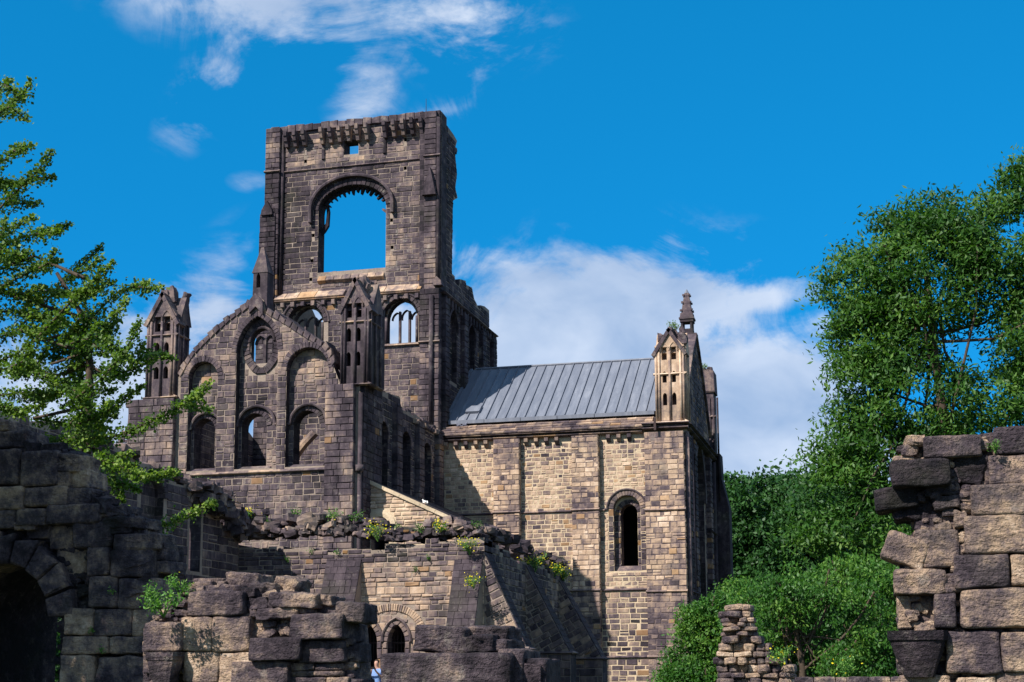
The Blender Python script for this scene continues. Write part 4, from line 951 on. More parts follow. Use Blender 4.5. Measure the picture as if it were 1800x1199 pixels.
voussoirs(wb, EWg, h1[1:-1], .22, -.2, .06, 13, .42); voussoirs(wb, EWg, h2[1:-1], .16, -.2, .06, 9, .42)
rubble(wb, [(-23.2, 38, 9.0), (-23.2, 42, 8.4), (-23.2, 45, 8.1), (-23.2, 46.4, 7.4), (-23.2, 48.5, 7.0)], 60, (.3, .3, .1), (.2, .4), .26, 11)
wb.flush()
# ------------------------------------------------------------------ near ruined walls: every block traced, at its own depth
def blocks(bn, off, sc, Y, L, depth=.36, n=11, rough=.055, k=18, dt=.14):
    for q in L:
        x0, y0, x1, y1, tn = q[:5]; dY = q[5] if len(q) > 5 else 0; tilt = q[6] if len(q) > 6 else 0; rg = q[7] if len(q) > 7 else rough
        ax, ay = off[0]+x0/sc, off[1]+y0/sc; bx, by = off[0]+x1/sc, off[1]+y1/sc; mx, my = (ax+bx)/2, (ay+by)/2; Yb = Y+dY
        c = atY(mx, my, Yb); w_ = atY(bx, my, Yb)[0]-atY(ax, my, Yb)[0]; h_ = atY(mx, ay, Yb)[2]-atY(mx, by, Yb)[2]
        mn = min(w_, h_)
        vf = rock((c[0], Yb+depth/2, c[2]), w_*1.0, depth, h_*1.0, n if mn > .08 else 4, rg*(1 if mn > .15 else 1.8), k, random.uniform(-.03, .03), tilt, random.random()*99)
        bn.add(vf, tn+dt, 1, smooth=True)
def core(par, Y, pts, th, holes=(), m=None):
    f = Yst(Y); p = [f(*q) for q in pts]
    if sum(a[0]*b[1]-b[0]*a[1] for a, b in zip(p, p[1:]+p[:1])) < 0: p = p[::-1]
    one('wall_core', prism(south(Y), p, -th, 0, holes), m or M_near, par, .5)
def infill(bn, Y, pts, n, size, tone, seed):
    f = Yst(Y); p = [f(*q) for q in pts]; rs = random.Random(seed); xs = [a[0] for a in p]; zs = [a[1] for a in p]; c = 0
    while c < n:
        x, z = rs.uniform(min(xs), max(xs)), rs.uniform(max(min(zs), .9), max(zs))
        if not any(a <= x <= b for a, b in spans([p], z)): continue
        c += 1; sz = rs.uniform(*size)
        bn.add(rock((x, Y+rs.uniform(-.03, .05), z), sz*rs.uniform(1, 1.8), sz, sz*rs.uniform(.5, .9), 3, .22, 5, 0, rs.uniform(-.4, .4), rs.random()*90), tone+rs.uniform(-.15, .12), .25)
nw = empty('near_wall_end', label='broken end of an old wall of big buff blocks at the right edge', cat='ruined wall')
nb = Bin(nw, M_near)
OR = (1540, 740)
blocks(nb, OR, 2.612, 11, [(215, 62, 487, 165, .34, -.02), (543, 22, 720, 150, .2, .0), (68, 172, 345, 298, .14, -.06, 0, .08), (358, 138, 500, 285, .18, .05, .35, .1), (520, 152, 740, 290, .42),
    (-5, 300, 195, 402, .09, .05, -.09, .09), (80, 358, 265, 450, .26, .12, .05, .12), (225, 282, 382, 342, .34, .04, -.06, .1), (265, 342, 385, 402, .46, .04, -.12, .1), (438, 285, 740, 432, .46, -.03), (175, 410, 375, 497, .42, .12, 0, .12),
    (355, 410, 411, 488, .6, .03, 0, .14), (408, 428, 740, 610, .56, -.03), (38, 525, 235, 660, .58, .0, .42, .1), (182, 495, 388, 675, .44, .02, 0, .08), (356, 612, 613, 768, .42, -.04), (619, 610, 740, 756, .66, -.02),
    (82, 680, 326, 795, .34, -.02, 0, .1), (320, 700, 391, 788, .36, 0, 0, .12), (97, 800, 162, 955, .62, .08), (265, 790, 368, 952, .18, -.02), (383, 768, 740, 953, .56, -.04), (320, 960, 578, 1160, .44, -.02), (581, 965, 740, 1152, .58, -.03),
    (108, 1168, 345, 1260, .44), (370, 1174, 552, 1260, .62), (556, 1155, 740, 1260, .46), (95, 1040, 330, 1165, .2, .1),
    (382, 318, 440, 372, .55, .06, .2, .16), (385, 372, 440, 425, .6, .06, -.2, .16), (386, 505, 430, 560, .68, .05, .2, .16), (390, 560, 428, 608, .64, .05, 0, .16), (393, 728, 432, 775, .6, .04, 0, .16), (215, 920, 276, 958, .55, .1, 0, .16), (300, 775, 345, 800, .55, .06, 0, .16), (487, 85, 548, 200, .4, .12, 0, .12), (498, 225, 530, 290, .5, .06), (180, 340, 235, 375, .5, .1, 0, .15), (230, 660, 300, 690, .5, .08, 0, .15)])
NWP = [(1590, 775), (1640, 775), (1745, 765), (1850, 755), (1850, 1250), (1590, 1250), (1585, 1100), (1588, 1020), (1590, 960), (1622, 925), (1612, 860), (1585, 850), (1585, 815)]
infill(nb, 11.1, NWP, 420, (.04, .1), .7, 4)
core(nw, 11.13, [OR_ for OR_ in ((1590, 770), (1640, 775), (1745, 760), (1860, 750), (1860, 1500), (1585, 1500), (1582, 1100), (1580, 1020), (1582, 960), (1615, 925), (1600, 860), (1575, 850), (1580, 815))], .45)
# carved dark corbel at its foot
def corbel(name, par, cx, cy, wpx, hpx, Y, tn, lab=None):
    c = atY(cx, cy, Y); s = Y/FPX; W_ = wpx*s; H_ = hpx*s; prof = [(1, 0), (1, .12), (.97, .2), (.9, .24), (.88, .32), (.78, .5), (.62, .75), (.5, 1.0)]
    V = []; n = 24
    for r_, z in prof:
        for i in range(n):
            a = 2*math.pi*i/n; ca, sa = math.cos(a), math.sin(a); k_ = (abs(ca)**4+abs(sa)**4)**-.25
            V.append((c[0]+W_/2*r_*ca*k_*.96+.006*noise.noise(Vector((i, z*5, cx))), c[1]+W_*.42*r_*sa*k_+W_*.42, c[2]-H_*z+.004*noise.noise(Vector((z*9, i*2, 1)))))
    F = [(j*n+i, j*n+n+i, j*n+n+(i+1) % n, j*n+(i+1) % n) for j in range(len(prof)-1) for i in range(n)]+[tuple(range(n)), tuple(range(len(V)-1, len(V)-n-1, -1))]
    o = mesh(name, V, F, M_near, par, tn, .37)
    if lab: o['label'] = lab
    return o
corbel('carved_corbel', nw, 1613, 1108, 104, 78, 10.85, .1, 'dark carved corbel projecting from the foot of the wall end')
nb.flush()
# centre left ruin
cr = empty('broken_wall', label='sunlit stump of a wall with square purple-brown blocks and loose stones on top, lower left', cat='ruined wall')
crb = Bin(cr, M_near)
OC = (240, 1000)
blocks(crb, OC, 4.286, 12.5, dt=.2, L=[(375, 165, 800, 352, .34, -.02, 0, .07), (660, 28, 918, 140, .34, .25, .06, .12), (420, 68, 632, 118, .36, .3, .0, .12), (485, 122, 622, 168, .36, .15, 0, .14), (378, 98, 575, 168, .3, .22, -.1, .12), (598, 90, 662, 138, .42, .2, 0, .16), (620, 118, 805, 170, .36, .1, .05, .14),
    (783, 140, 897, 215, .22, .05, 0, .14), (868, 105, 1048, 210, .3, .12, -.05, .12), (1028, 68, 1208, 188, .36, .25, .2, .12), (828, 210, 992, 308, .24, .05, 0, .12), (1003, 180, 1360, 292, .26, -.02, .04, .1), (1215, 178, 1332, 215, .3, .15, 0, .15), (1333, 196, 1468, 272, .32, .05, .08, .12), (1348, 268, 1512, 338, .18, .1, 0, .12),
    (1498, 250, 1715, 405, .27, -.05, .05, .09), (848, 300, 903, 362, .34, .04, 0, .15), (893, 290, 1205, 378, .3, .0, -.04, .14), (1203, 292, 1337, 335, .3, .04, 0, .15), (1148, 335, 1553, 527, .16, -.1, 0, .07), (1543, 415, 1622, 545, .2, .1),
    (328, 362, 558, 620, .46, -.02), (562, 354, 848, 628, .46, -.01), (45, 400, 328, 618, .36, -.08, 0, .08), (868, 380, 965, 425, .5, .1, 0, .15), (885, 420, 948, 515, .42, .1, 0, .14), (1078, 388, 1135, 455, .5, .12, 0, .15), (1000, 460, 1060, 510, .5, .14, 0, .15), (950, 400, 1080, 470, .4, .16, 0, .14),
    (836, 518, 1225, 692, .18, -.12, 0, .06), (1208, 540, 1553, 707, .22, -.02, 0, .07), (1550, 560, 1672, 705, .13, .1), (348, 626, 616, 860, .46, 0), (613, 628, 865, 900, .42, .0), (702, 692, 1135, 900, .26, -.06, 0, .06),
    (1128, 710, 1335, 765, .42, .02, 0, .1), (1335, 712, 1550, 765, .36, .03, 0, .1), (1132, 768, 1555, 812, .46, .03, 0, .1), (1135, 815, 1420, 900, .4, .03), (1425, 815, 1600, 900, .42, .02), (1590, 830, 1700, 900, .18, .05)])
infill(crb, 12.62, [(258, 1105), (300, 1060), (330, 1040), (430, 1035), (520, 1045), (580, 1065), (605, 1090), (612, 1150), (618, 1240), (258, 1240)], 420, (.05, .12), .6, 5)
core(cr, 12.68, [(252, 1105), (300, 1060), (330, 1034), (430, 1030), (520, 1040), (580, 1060), (612, 1090), (618, 1150), (625, 1420), (250, 1420)], .5)
corbel('carved_corbel', cr, 278, 1146, 72, 74, 12.3, .3, 'round topped carved corbel at the left foot of the stump')
crb.flush()
# the slab wall in the middle foreground
sw = empty('slab_wall', label='low wall capped by one long dark slab with rough boulders on top, bottom centre', cat='ruined wall')
swb = Bin(sw, M_near); OS = (300, 820)
blocks(swb, OS, 2.432, 9.5, [(883, 795, 1442, 965, .2, -.05, 0, .05), (1038, 682, 1262, 797, .3, .1, .06, .12), (1190, 690, 1262, 795, .14, .2, 0, .12), (1263, 680, 1437, 757, .28, .25, .04, .12), (1241, 722, 1372, 797, .26, .08, -.1, .14), (1368, 740, 1440, 797, .3, .12, .1, .14), (1393, 778, 1507, 960, .42, .1, .05, .07), (1505, 820, 1602, 965, .14, .15), (883, 965, 1180, 1100, .3), (1180, 965, 1602, 1100, .3)], depth=.5, n=8)
core(sw, 9.62, [(672, 1160), (890, 1160), (950, 1170), (950, 1600), (672, 1600)], .4)
swb.flush()
# left arched wall
aw = empty('arched_wall', label='dark near wall of large blocks with a round arch, bottom left', cat='ruined wall')
ab = Bin(aw, M_near); OA = (0, 740); YA = 16.0
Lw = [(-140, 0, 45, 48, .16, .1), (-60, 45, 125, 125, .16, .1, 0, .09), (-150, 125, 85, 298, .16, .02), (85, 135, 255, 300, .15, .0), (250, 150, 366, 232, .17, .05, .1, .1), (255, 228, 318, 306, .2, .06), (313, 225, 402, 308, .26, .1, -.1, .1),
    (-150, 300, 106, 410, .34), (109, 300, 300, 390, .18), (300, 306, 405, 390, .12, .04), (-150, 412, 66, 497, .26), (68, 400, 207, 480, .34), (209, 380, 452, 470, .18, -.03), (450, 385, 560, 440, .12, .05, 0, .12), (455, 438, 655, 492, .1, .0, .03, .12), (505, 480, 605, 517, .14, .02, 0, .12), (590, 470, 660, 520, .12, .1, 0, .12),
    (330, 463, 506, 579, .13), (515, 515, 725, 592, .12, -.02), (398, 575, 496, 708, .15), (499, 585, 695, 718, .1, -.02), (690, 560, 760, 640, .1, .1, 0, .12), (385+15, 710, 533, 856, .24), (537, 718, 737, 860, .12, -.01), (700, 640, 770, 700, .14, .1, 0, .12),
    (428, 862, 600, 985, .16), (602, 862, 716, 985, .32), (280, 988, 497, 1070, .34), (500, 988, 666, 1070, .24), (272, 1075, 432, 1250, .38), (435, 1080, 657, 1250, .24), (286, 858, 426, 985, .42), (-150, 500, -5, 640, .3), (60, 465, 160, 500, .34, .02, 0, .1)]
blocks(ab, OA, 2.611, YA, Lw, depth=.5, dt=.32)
fA = Yst(YA); cc = fA(-4, 1086); ri, ro = 107*YA/FPX*1.03, 157*YA/FPX*1.03
for i in range(9):
    a0, a1 = math.pi*i/9+.015, math.pi*(i+1)/9-.015
    q = [(cc[0]+r_*math.cos(a), cc[1]+r_*math.sin(a)) for r_, a in ((ri, a0), (ro+random.uniform(-.03, .08), a0), (ro+random.uniform(-.03, .08), a1), (ri, a1))]
    ab.add(cstone(south(YA), q, -.7, .02, .03, .01), .55+random.uniform(-.12, .08), 1)
for x0, x1, y0, y1 in ((120, 235, 478, 560), (235, 332, 478, 590), (262, 392, 587, 660), (320, 395, 655, 712)): pass
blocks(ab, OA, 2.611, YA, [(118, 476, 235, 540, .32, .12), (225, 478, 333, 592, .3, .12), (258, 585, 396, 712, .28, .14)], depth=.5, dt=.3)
hA_ = [(cc[0]-ri-.02, 0)]+arch(cc[0]-ri-.02, cc[0]+ri+.02, cc[1], 'round', None, 20)+[(cc[0]+ri+.02, 0)]
infill(ab, YA+.2, [(-40, 775), (40, 775), (120, 800), (145, 850), (225, 905), (255, 960), (262, 1040), (244, 1120), (246, 1250), (112, 1250), (105, 1050), (60, 975), (-40, 970)], 420, (.07, .16), .22, 6)
po = [fA(*p) for p in ((-620, 790), (30, 790), (95, 820), (120, 875), (190, 930), (222, 985), (235, 1050), (225, 1120), (225, 1199))]
pw_ = [(po[0][0], 0), (cc[0]-ri-.02, 0)]
one('wall_core', prism(south(YA+.3), [(po[0][0], 0), (po[-1][0], 0)]+po[::-1], -.8, 0, [hA_[::-1]]), M_near, aw, .3)
rubble(ab, Yl(YA+.35, (60, 790), (125, 815), (150, 870), (215, 915), (248, 970), (262, 1050)), 46, (.12, .25, .08), (.12, .28), .2, 21, 3)
for i in range(16):                                  # vault behind the arch
    a0, a1 = math.pi*i/16, math.pi*(i+1)/16
    q = [(cc[0]+r_*math.cos(a), cc[1]+r_*math.sin(a)) for r_, a in ((ri+.03, a0), (ri+.4, a0), (ri+.4, a1), (ri+.03, a1))]
    one('vault_stone', prism(south(YA), q, -2.5, -.75), M_near, aw, .16)
for sx in (-1, 1):
    xs_ = sorted((cc[0]+sx*(ri+.03), cc[0]+sx*(ri+.6))); one('vault_wall', box(south(YA), xs_[0], xs_[1], 0, cc[1], -2.5, -.95), M_near, aw, .16)
ab.flush()
# shadow over the arched wall comes from the unseen tree added further down
# rubble pillar and low wall on the right
rp = empty('rubble_pillar', label='small ragged pillar of thin pale stones in front of the bushes', cat='ruin')
rpb = Bin(rp, M_near); YP = 26.0
left = [(1062, 1275), (1075, 1265), (1090, 1263), (1100, 1268), (1118, 1270), (1130, 1264), (1150, 1258), (1170, 1256), (1199, 1262), (1235, 1258)]
right = [(1062, 1316), (1085, 1322), (1100, 1326), (1118, 1330), (1132, 1348), (1150, 1352), (1158, 1378), (1175, 1396), (1199, 1398), (1235, 1398)]
ip = lambda T_, y: float(np.interp(y, [a for a, b in T_], [b for a, b in T_]))
y = 1062; rs = random.Random(5)
while y < 1235:
    hh = rs.uniform(7, 15); x = ip(left, y+hh/2)+rs.uniform(-4, 3); xe = ip(right, y+hh/2)+rs.uniform(-3, 4)
    while x < xe-2:
        ww = rs.uniform(12, 34); ww = min(ww, max(xe-x, 8)); c = atY(x+ww/2, y+hh/2, YP); s = YP/FPX
        rpb.add(rock((c[0], YP+.2+rs.uniform(-.08, .12), c[2]), ww*s*1.02, .5, hh*s*1.05, 4, .14, 6, rs.uniform(-.1, .1), rs.uniform(-.12, .12), rs.random()*90), .52+rs.uniform(-.22, .2), 1)
        x += ww
    y += hh
core(rp, YP+.15, [(1280, 1066), (1312, 1066), (1324, 1125), (1345, 1160), (1390, 1180), (1392, 1260), (1262, 1260), (1262, 1150), (1275, 1100)], .3)
rpb.flush()
lw = empty('low_wall', label='top of a low stone wall running right below the bushes', cat='wall')
lwb = Bin(lw, M_near)
x = 1396
while x < 1620:
    e = x+rs.uniform(18, 40)
    for y0, y1 in ((1190, 1206), (1206, 1224)):
        p = atY((x+e)/2, (y0+y1)/2+rs.uniform(-1, 1), 25); lwb.add(rock((p[0], 25.2, p[2]), (e-x)*25/FPX*.98, .45, (y1-y0)*25/FPX, 3, .1, 8), .48+rs.uniform(-.1, .1))
    x = e
one('wall_core', box(south(25.1), atY(1396, 1190, 25)[0], atY(1640, 1190, 25)[0], 0, atY(1500, 1198, 25)[2], -.35, 0), M_mort_n, lw)
lwb.flush()
# ------------------------------------------------------------------ foliage
rng = np.random.default_rng(3)
def leafmesh(name, Cn, size, m, parent=None, aspect=.45, rnd=None, droop=.3, up=.6):
    n = len(Cn); A = rng.normal(size=(n, 3)); A[:, 2] -= droop*1.2; A /= np.linalg.norm(A, axis=1)[:, None]
    Nn = rng.normal(size=(n, 3))*.9+np.array([-.45, -.7, up*1.8]); B = np.cross(A, Nn); B /= np.linalg.norm(B, axis=1)[:, None]
    s = size*rng.uniform(.6, 1.25, n)[:, None]; A = A*s; B = B*s*aspect
    Nf = np.cross(A, B); Nf /= np.linalg.norm(Nf, axis=1)[:, None]
    P = np.stack([Cn-A*.5, Cn+B*.5+Nf*s*.06, Cn+A*.5, Cn-B*.5+Nf*s*.06], 1).reshape(-1, 3)
    me = bpy.data.meshes.new(name); me.vertices.add(4*n); me.vertices.foreach_set('co', P.ravel())
    me.loops.add(4*n); me.loops.foreach_set('vertex_index', np.arange(4*n, dtype=np.int32))
    me.polygons.add(n); me.polygons.foreach_set('loop_start', np.arange(0, 4*n, 4, dtype=np.int32))
    try: me.polygons.foreach_set('loop_total', np.full(n, 4, dtype=np.int32))
    except Exception: pass
    r = rng.random(n) if rnd is None else np.clip(rnd+rng.normal(0, .16, n), 0, 1)
    a = me.attributes.new('rnd', 'FLOAT', 'POINT'); a.data.foreach_set('value', np.repeat(r, 4).astype(np.float32))
    me.update(calc_edges=True); me.materials.append(m)
    o = bpy.data.objects.new(name, me); C.objects.link(o); o.parent = parent; return o
def limb(g, pts, r0, r1, n=6):
    for i, (a, b) in enumerate(zip(pts, pts[1:])):
        f0, f1 = i/(len(pts)-1), (i+1)/(len(pts)-1); g.add(cyl(a, b, r0+(r1-r0)*f0, r0+(r1-r0)*f1, n, False), .3)
def crown_tufts(ell, dens, gap=-.12, seed=0):
    T_ = []
    for (cx, cy, rx, ry, Y) in ell:
        c = atY(cx, cy, Y); s = Y/FPX*1.03; a = np.array([rx*s, max(rx, ry)*s*.75, ry*s]); n = int(dens*rx*ry/1000)
        d = rng.normal(size=(n, 3)); d /= np.linalg.norm(d, axis=1)[:, None]; r = rng.uniform(.3, 1.0, n)**.45
        r *= 1+.16*np.array([noise.noise(Vector(q)*2.2+Vector((cx, cy, 0))) for q in d])
        P = c+d*a*r[:, None]
        for p in P:
            if noise.noise(Vector(p)*.55+Vector((seed, 0, 0))) > gap: T_.append(p)
    return np.array(T_)
def tree(name, label, cat, ell, base, dens, per, size, rad, m, trunk_r=.3, aspect=.4, gap=-.12, group=None, droop=.4, limbs=14, seed=1):
    t = empty(name, label=label, cat=cat, group=group)
    T_ = crown_tufts(ell, dens, gap, seed); n = len(T_)
    tr = np.clip(.45+.5*np.array([noise.noise(Vector(p)*.7+Vector((9, seed, 0))) for p in T_])+rng.normal(0, .12, n), 0, 1)
    off = rng.normal(size=(n*per, 3))*np.array([rad, rad, rad*.55]); Cn = np.repeat(T_, per, 0)+off; Cn[:, 2] -= droop*np.linalg.norm(off[:, :2], axis=1)*.6
    keep = Cn[:, 2] > .05
    leafmesh('crown', Cn[keep], size, m, t, aspect, np.repeat(tr, per)[keep], droop)
    g = Geo(); b = np.array(base, float); top = T_.mean(0); top[2] = T_[:, 2].max()*.72+T_[:, 2].min()*.28
    tp = [b+(top-b)*f+np.array([math.sin(f*5)*.25, math.cos(f*4)*.2, 0])*f for f in np.linspace(0, 1, 7)]
    limb(g, tp, trunk_r, trunk_r*.35, 9)
    for i in range(limbs):
        q = T_[rng.integers(n)]; f = rng.uniform(.25, .95); s0 = b+(top-b)*f+np.array([math.sin(f*5)*.25, math.cos(f*4)*.2, 0])*f
        mid = (s0+q)/2+np.array([0, 0, -.1*np.linalg.norm(q-s0)]); limb(g, [s0, (s0+mid)/2+rng.normal(0, .1, 3), mid, (mid+q)/2+rng.normal(0, .1, 3), q], trunk_r*.32*(1-f*.4), .03, 5)
    g.build('trunk', M_bark, t, True); return t
Ya = 52
tree('ash_tree', 'tall ash tree with feathery bright green crown filling the right side', 'tree',
    [(1640, 480, 125, 110, Ya), (1760, 450, 100, 115, Ya), (1545, 490, 70, 80, Ya), (1605, 400, 70, 50, Ya), (1715, 385, 75, 42, Ya), (1795, 330, 35, 50, Ya), (1462, 505, 24, 26, Ya), (1437, 478, 10, 7, Ya), (1500, 440, 30, 24, Ya), (1545, 385, 18, 16, Ya), (1655, 352, 24, 14, Ya), (1720, 345, 20, 14, Ya), (1800, 290, 24, 30, Ya),
     (1530, 590, 75, 70, Ya), (1500, 560, 30, 40, Ya), (1510, 670, 60, 60, Ya), (1620, 700, 110, 80, Ya), (1730, 690, 90, 60, Ya), (1790, 600, 40, 90, Ya), (1850, 480, 70, 150, Ya), (1850, 650, 80, 120, Ya), (1590, 620, 60, 50, Ya), (1462, 720, 20, 18, Ya),
     (1490, 770, 55, 60, Ya), (1420, 800, 14, 12, Ya), (1560, 800, 90, 80, Ya), (1480, 860, 75, 60, Ya), (1660, 830, 90, 90, Ya), (1540, 930, 100, 70, Ya), (1430, 930, 40, 40, Ya), (1640, 960, 80, 80, Ya)],
    (atY(1690, 1100, Ya)[0], Ya, 0), 17, 56, .23, .34, M_ash, .3, .36, -.24, limbs=30, seed=2)
Yb = 41
tree('weeping_shrub', 'broad trailing green shrub behind the small rubble pillar', 'shrub', [(1450, 1090, 110, 90, Yb), (1350, 1090, 80, 70, Yb), (1400, 1030, 70, 45, Yb), (1330, 1170, 90, 70, Yb), (1430, 1190, 90, 60, Yb), (1340, 1020, 40, 22, Yb+3)], (atY(1400, 1190, Yb)[0], Yb, 0), 20, 52, .12, .17, M_bush, .14, .42, -.14, droop=1.0, limbs=30, seed=4)
tree('weeping_shrub', 'green shrub mass between the trailing shrub and the near wall end at right', 'shrub', [(1545, 1090, 75, 110, Yb+2), (1500, 1020, 70, 45, Yb+2), (1580, 1180, 80, 80, Yb), (1600, 1010, 60, 60, Yb+3)], (atY(1560, 1190, Yb)[0], Yb+2, 0), 20, 50, .13, .17, M_bush, .14, .42, -.14, droop=1.0, limbs=20, seed=5)
tree('elder_bush', 'bright green bush hiding the foot of the choir corner', 'bush', [(1235, 1110, 40, 50, Yb+6), (1215, 1160, 45, 40, Yb+6), (1260, 1070, 35, 28, Yb+6), (1190, 1180, 34, 28, Yb+6), (1225, 1090, 30, 40, Yb+6), (1280, 1130, 50, 60, Yb+6), (1240, 1210, 80, 50, Yb+6), (1165, 1190, 8, 7, Yb+6), (1300, 1040, 34, 24, Yb+7)], (atY(1250, 1190, Yb+6)[0], Yb+6, 0), 32, 54, .13, .19, M_bush, .12, .45, -.32, limbs=20, seed=6)
Yf = 118
for k, (lab, e_) in enumerate((('dark distant tree just right of the choir wall', [(1292, 900, 34, 62, Yf), (1300, 1050, 60, 90, Yf), (1282, 960, 30, 70, Yf), (1275, 850, 18, 14, Yf)]), ('dark round distant tree in the middle of the far clump', [(1345, 900, 45, 60, Yf+4), (1340, 975, 55, 70, Yf), (1338, 850, 26, 16, Yf+4)]), ('distant tree with paler crown touching the ash', [(1400, 905, 38, 62, Yf+6), (1410, 970, 50, 70, Yf+4), (1396, 848, 20, 16, Yf+6), (1440, 900, 50, 60, Yf)]))):
    tree('far_tree', lab, 'tree', e_+[(e_[1][0], 1080, 60, 90, Yf)], (atY(e_[0][0], 1190, Yf)[0], Yf, 0), 34, 80, .42, .6, M_far, .4, .55, -.35, 'trees beyond the choir', limbs=10, seed=7+k)
fw = tag(leafmesh('far_wood', (lambda T_: np.repeat(T_, 60, 0)+rng.normal(size=(len(T_)*60, 3))*.8)(crown_tufts([(x, y, 70, 70, 132) for x in range(1400, 2000, 60) for y in (905, 1000, 1100, 1180)], 9, -.5, 3)), .6, M_far, None, .55, None, .4), 'distant dark green wood closing the view between the shrubs and the ash', 'wood', kind='stuff')
# ginkgo: long rising shoots clothed with small fan leaves
gk = empty('ginkgo_tree', label='ginkgo with long upswept leafy shoots at the left edge', cat='tree')
YG = 20.0
br_ = [[(-130, 330), (-20, 215), (10, 190), (37, 165)], [(-90, 330), (10, 280), (38, 252)], [(-60, 220), (0, 155), (18, 138)], [(-60, 430), (20, 345), (62, 305), (92, 263)], [(-60, 460), (10, 405), (62, 380)], [(-40, 440), (60, 412), (126, 393)], [(-30, 520), (60, 475), (106, 458)], [(-80, 360), (-10, 320), (30, 322)],
    [(30, 580), (100, 510), (150, 460), (180, 430)], [(60, 600), (130, 525), (202, 458)], [(90, 640), (160, 560), (205, 515), (262, 494)], [(110, 660), (160, 610), (210, 545), (222, 522)], [(120, 710), (180, 665), (225, 612), (246, 562)], [(190, 660), (235, 650), (252, 600)], [(130, 750), (190, 722), (252, 676)],
    [(150, 780), (220, 762), (290, 730), (340, 700), (371, 672)], [(150, 800), (200, 815), (250, 838), (308, 828)], [(190, 800), (205, 850), (215, 885)], [(-60, 660), (30, 622), (110, 555)], [(-60, 560), (20, 545), (70, 560)], [(-40, 700), (40, 690), (95, 700)], [(60, 735), (120, 745), (170, 735)], [(-40, 610), (30, 580), (90, 580)],
    [(100, 600), (140, 640), (150, 700), (160, 760)], [(-60, 480), (0, 460), (50, 440)], [(-60, 640), (0, 650), (60, 640)], [(20, 520), (70, 510), (150, 520)], [(100, 660), (60, 650), (20, 660)], [(130, 600), (180, 590), (235, 640)], [(150, 690), (120, 680), (90, 660)], [(60, 450), (10, 470), (-40, 490)], [(150, 760), (110, 780), (70, 770)], [(170, 560), (140, 560), (110, 600)], [(-50, 720), (10, 715), (40, 725)]]
side_ = []
for b in br_:
    for k in range(2):
        f = random.uniform(.1, .85)*(len(b)-1); i = int(f); f -= i; x = b[i][0]+(b[i+1][0]-b[i][0])*f; y = b[i][1]+(b[i+1][1]-b[i][1])*f
        l = random.uniform(28, 62); a = random.uniform(-.2, 1.5) if k else random.uniform(-1.0, .2)
        side_.append([(x, y), (x+l*.5*math.cos(a*.6), y-l*.35*math.sin(a)), (x+l*math.cos(a), y-l*math.sin(a)-6)])
br_ += side_
for i in range(9):
    x, y = random.uniform(20, 150), random.uniform(590, 790); l = random.uniform(50, 95); a = random.uniform(-.1, 1.1); br_.append([(x, y), (x+l*.5, y-l*.2*math.sin(a)), (x+l*math.cos(a), y-l*math.sin(a))])
pts_ = []; rn_ = []; wood = Geo(); hub = atY(150, 700, YG)
for b in br_+[[(262, 936), (300, 918), (345, 898), (380, 880)]]:
    dy = random.uniform(-1.4, 1.4) if b[0][0] < 240 else 1; Yb_ = YG+dy
    P_ = [atY(x, y, Yb_) for x, y in b]
    L_ = [np.linalg.norm(q-p) for p, q in zip(P_, P_[1:])]; base_r = random.uniform(.3, .6)
    limb(wood, P_, .022, .006, 5)
    for k, (p, q) in enumerate(zip(P_, P_[1:])):
        n = int(L_[k]*470)
        if n < 1: continue
        f = rng.random(n); whorl = np.round(f*L_[k]/.055)*.055/L_[k]; c = p+(q-p)*whorl[:, None]
        last = (k+f)/len(L_); rr = .115*(1.12-last*.75)
        c = c+rng.normal(size=(n, 3))*rr[:, None]*np.array([.75, .75, .62])+np.array([0, 0, -.01]); pts_.append(c); rn_.append(np.clip(base_r+.35*(last-.4)+rng.normal(0, .1, n), 0, 1))
leafmesh('crown', np.concatenate(pts_), .058, M_gink, gk, .95, np.concatenate(rn_), .1)
tb0 = atY(150, 1100, YG); t1 = np.array([tb0[0]+.1, YG, 0.0])
limb(wood, [t1, atY(140, 900, YG), atY(155, 760, YG), atY(158, 640, YG), atY(148, 560, YG), atY(100, 480, YG)], .11, .03, 8)
t2 = atY(-200, 700, YG); limb(wood, [np.array([t2[0], YG, 0]), t2, atY(-150, 450, YG), atY(-110, 250, YG), atY(-70, 60, YG)], .2, .05, 9)
for a_, b_ in (((155, 760), (-190, 900)),): limb(wood, [atY(*b_, YG), atY(*a_, YG)], .06, .04, 6)
for b in br_[:8]: limb(wood, [atY(-130, b[0][1]+60, YG), atY(*b[0], YG)], .05, .02, 5)
for b in br_[8:33]: limb(wood, [atY(150 if b[0][0] > 0 else -150, b[0][1]+(40 if b[0][1] < 600 else -20), YG), atY(*b[0], YG)], .035, .02, 5)
tag(wood.build('branches', M_bark, gk, True), kind='stuff')
# a broad tree just out of frame to the left: its shade lies on the arched wall
st = empty('shade_tree', label='leafy tree outside the frame that shades the dark arched wall', cat='tree')
cS = np.array([-13.4, 11.0, 7.3]); T_ = []
for i in range(1500):
    d = rng.normal(size=3); d /= np.linalg.norm(d); T_.append(cS+d*np.array([3.3, 3.6, 3.4])*rng.uniform(.2, 1)**.5)
T_ = np.array(T_); Cn = np.repeat(T_, 34, 0)+rng.normal(size=(len(T_)*34, 3))*.24
leafmesh('crown', Cn, .16, M_ash, st, .5, None, .3)
g = Geo(); limb(g, [(-13.6, 11, 0), (-13.5, 11.1, 3), (-13.4, 11, 6), (-13.3, 10.9, 9)], .26, .08, 10)
for i in range(14): q = T_[rng.integers(len(T_))]; limb(g, [np.array([-13.5, 11, 4+i*.2]), (np.array([-13.5, 11, 4+i*.2])+q)/2, q], .09, .02, 5)
g.build('trunk', M_bark, st, True)
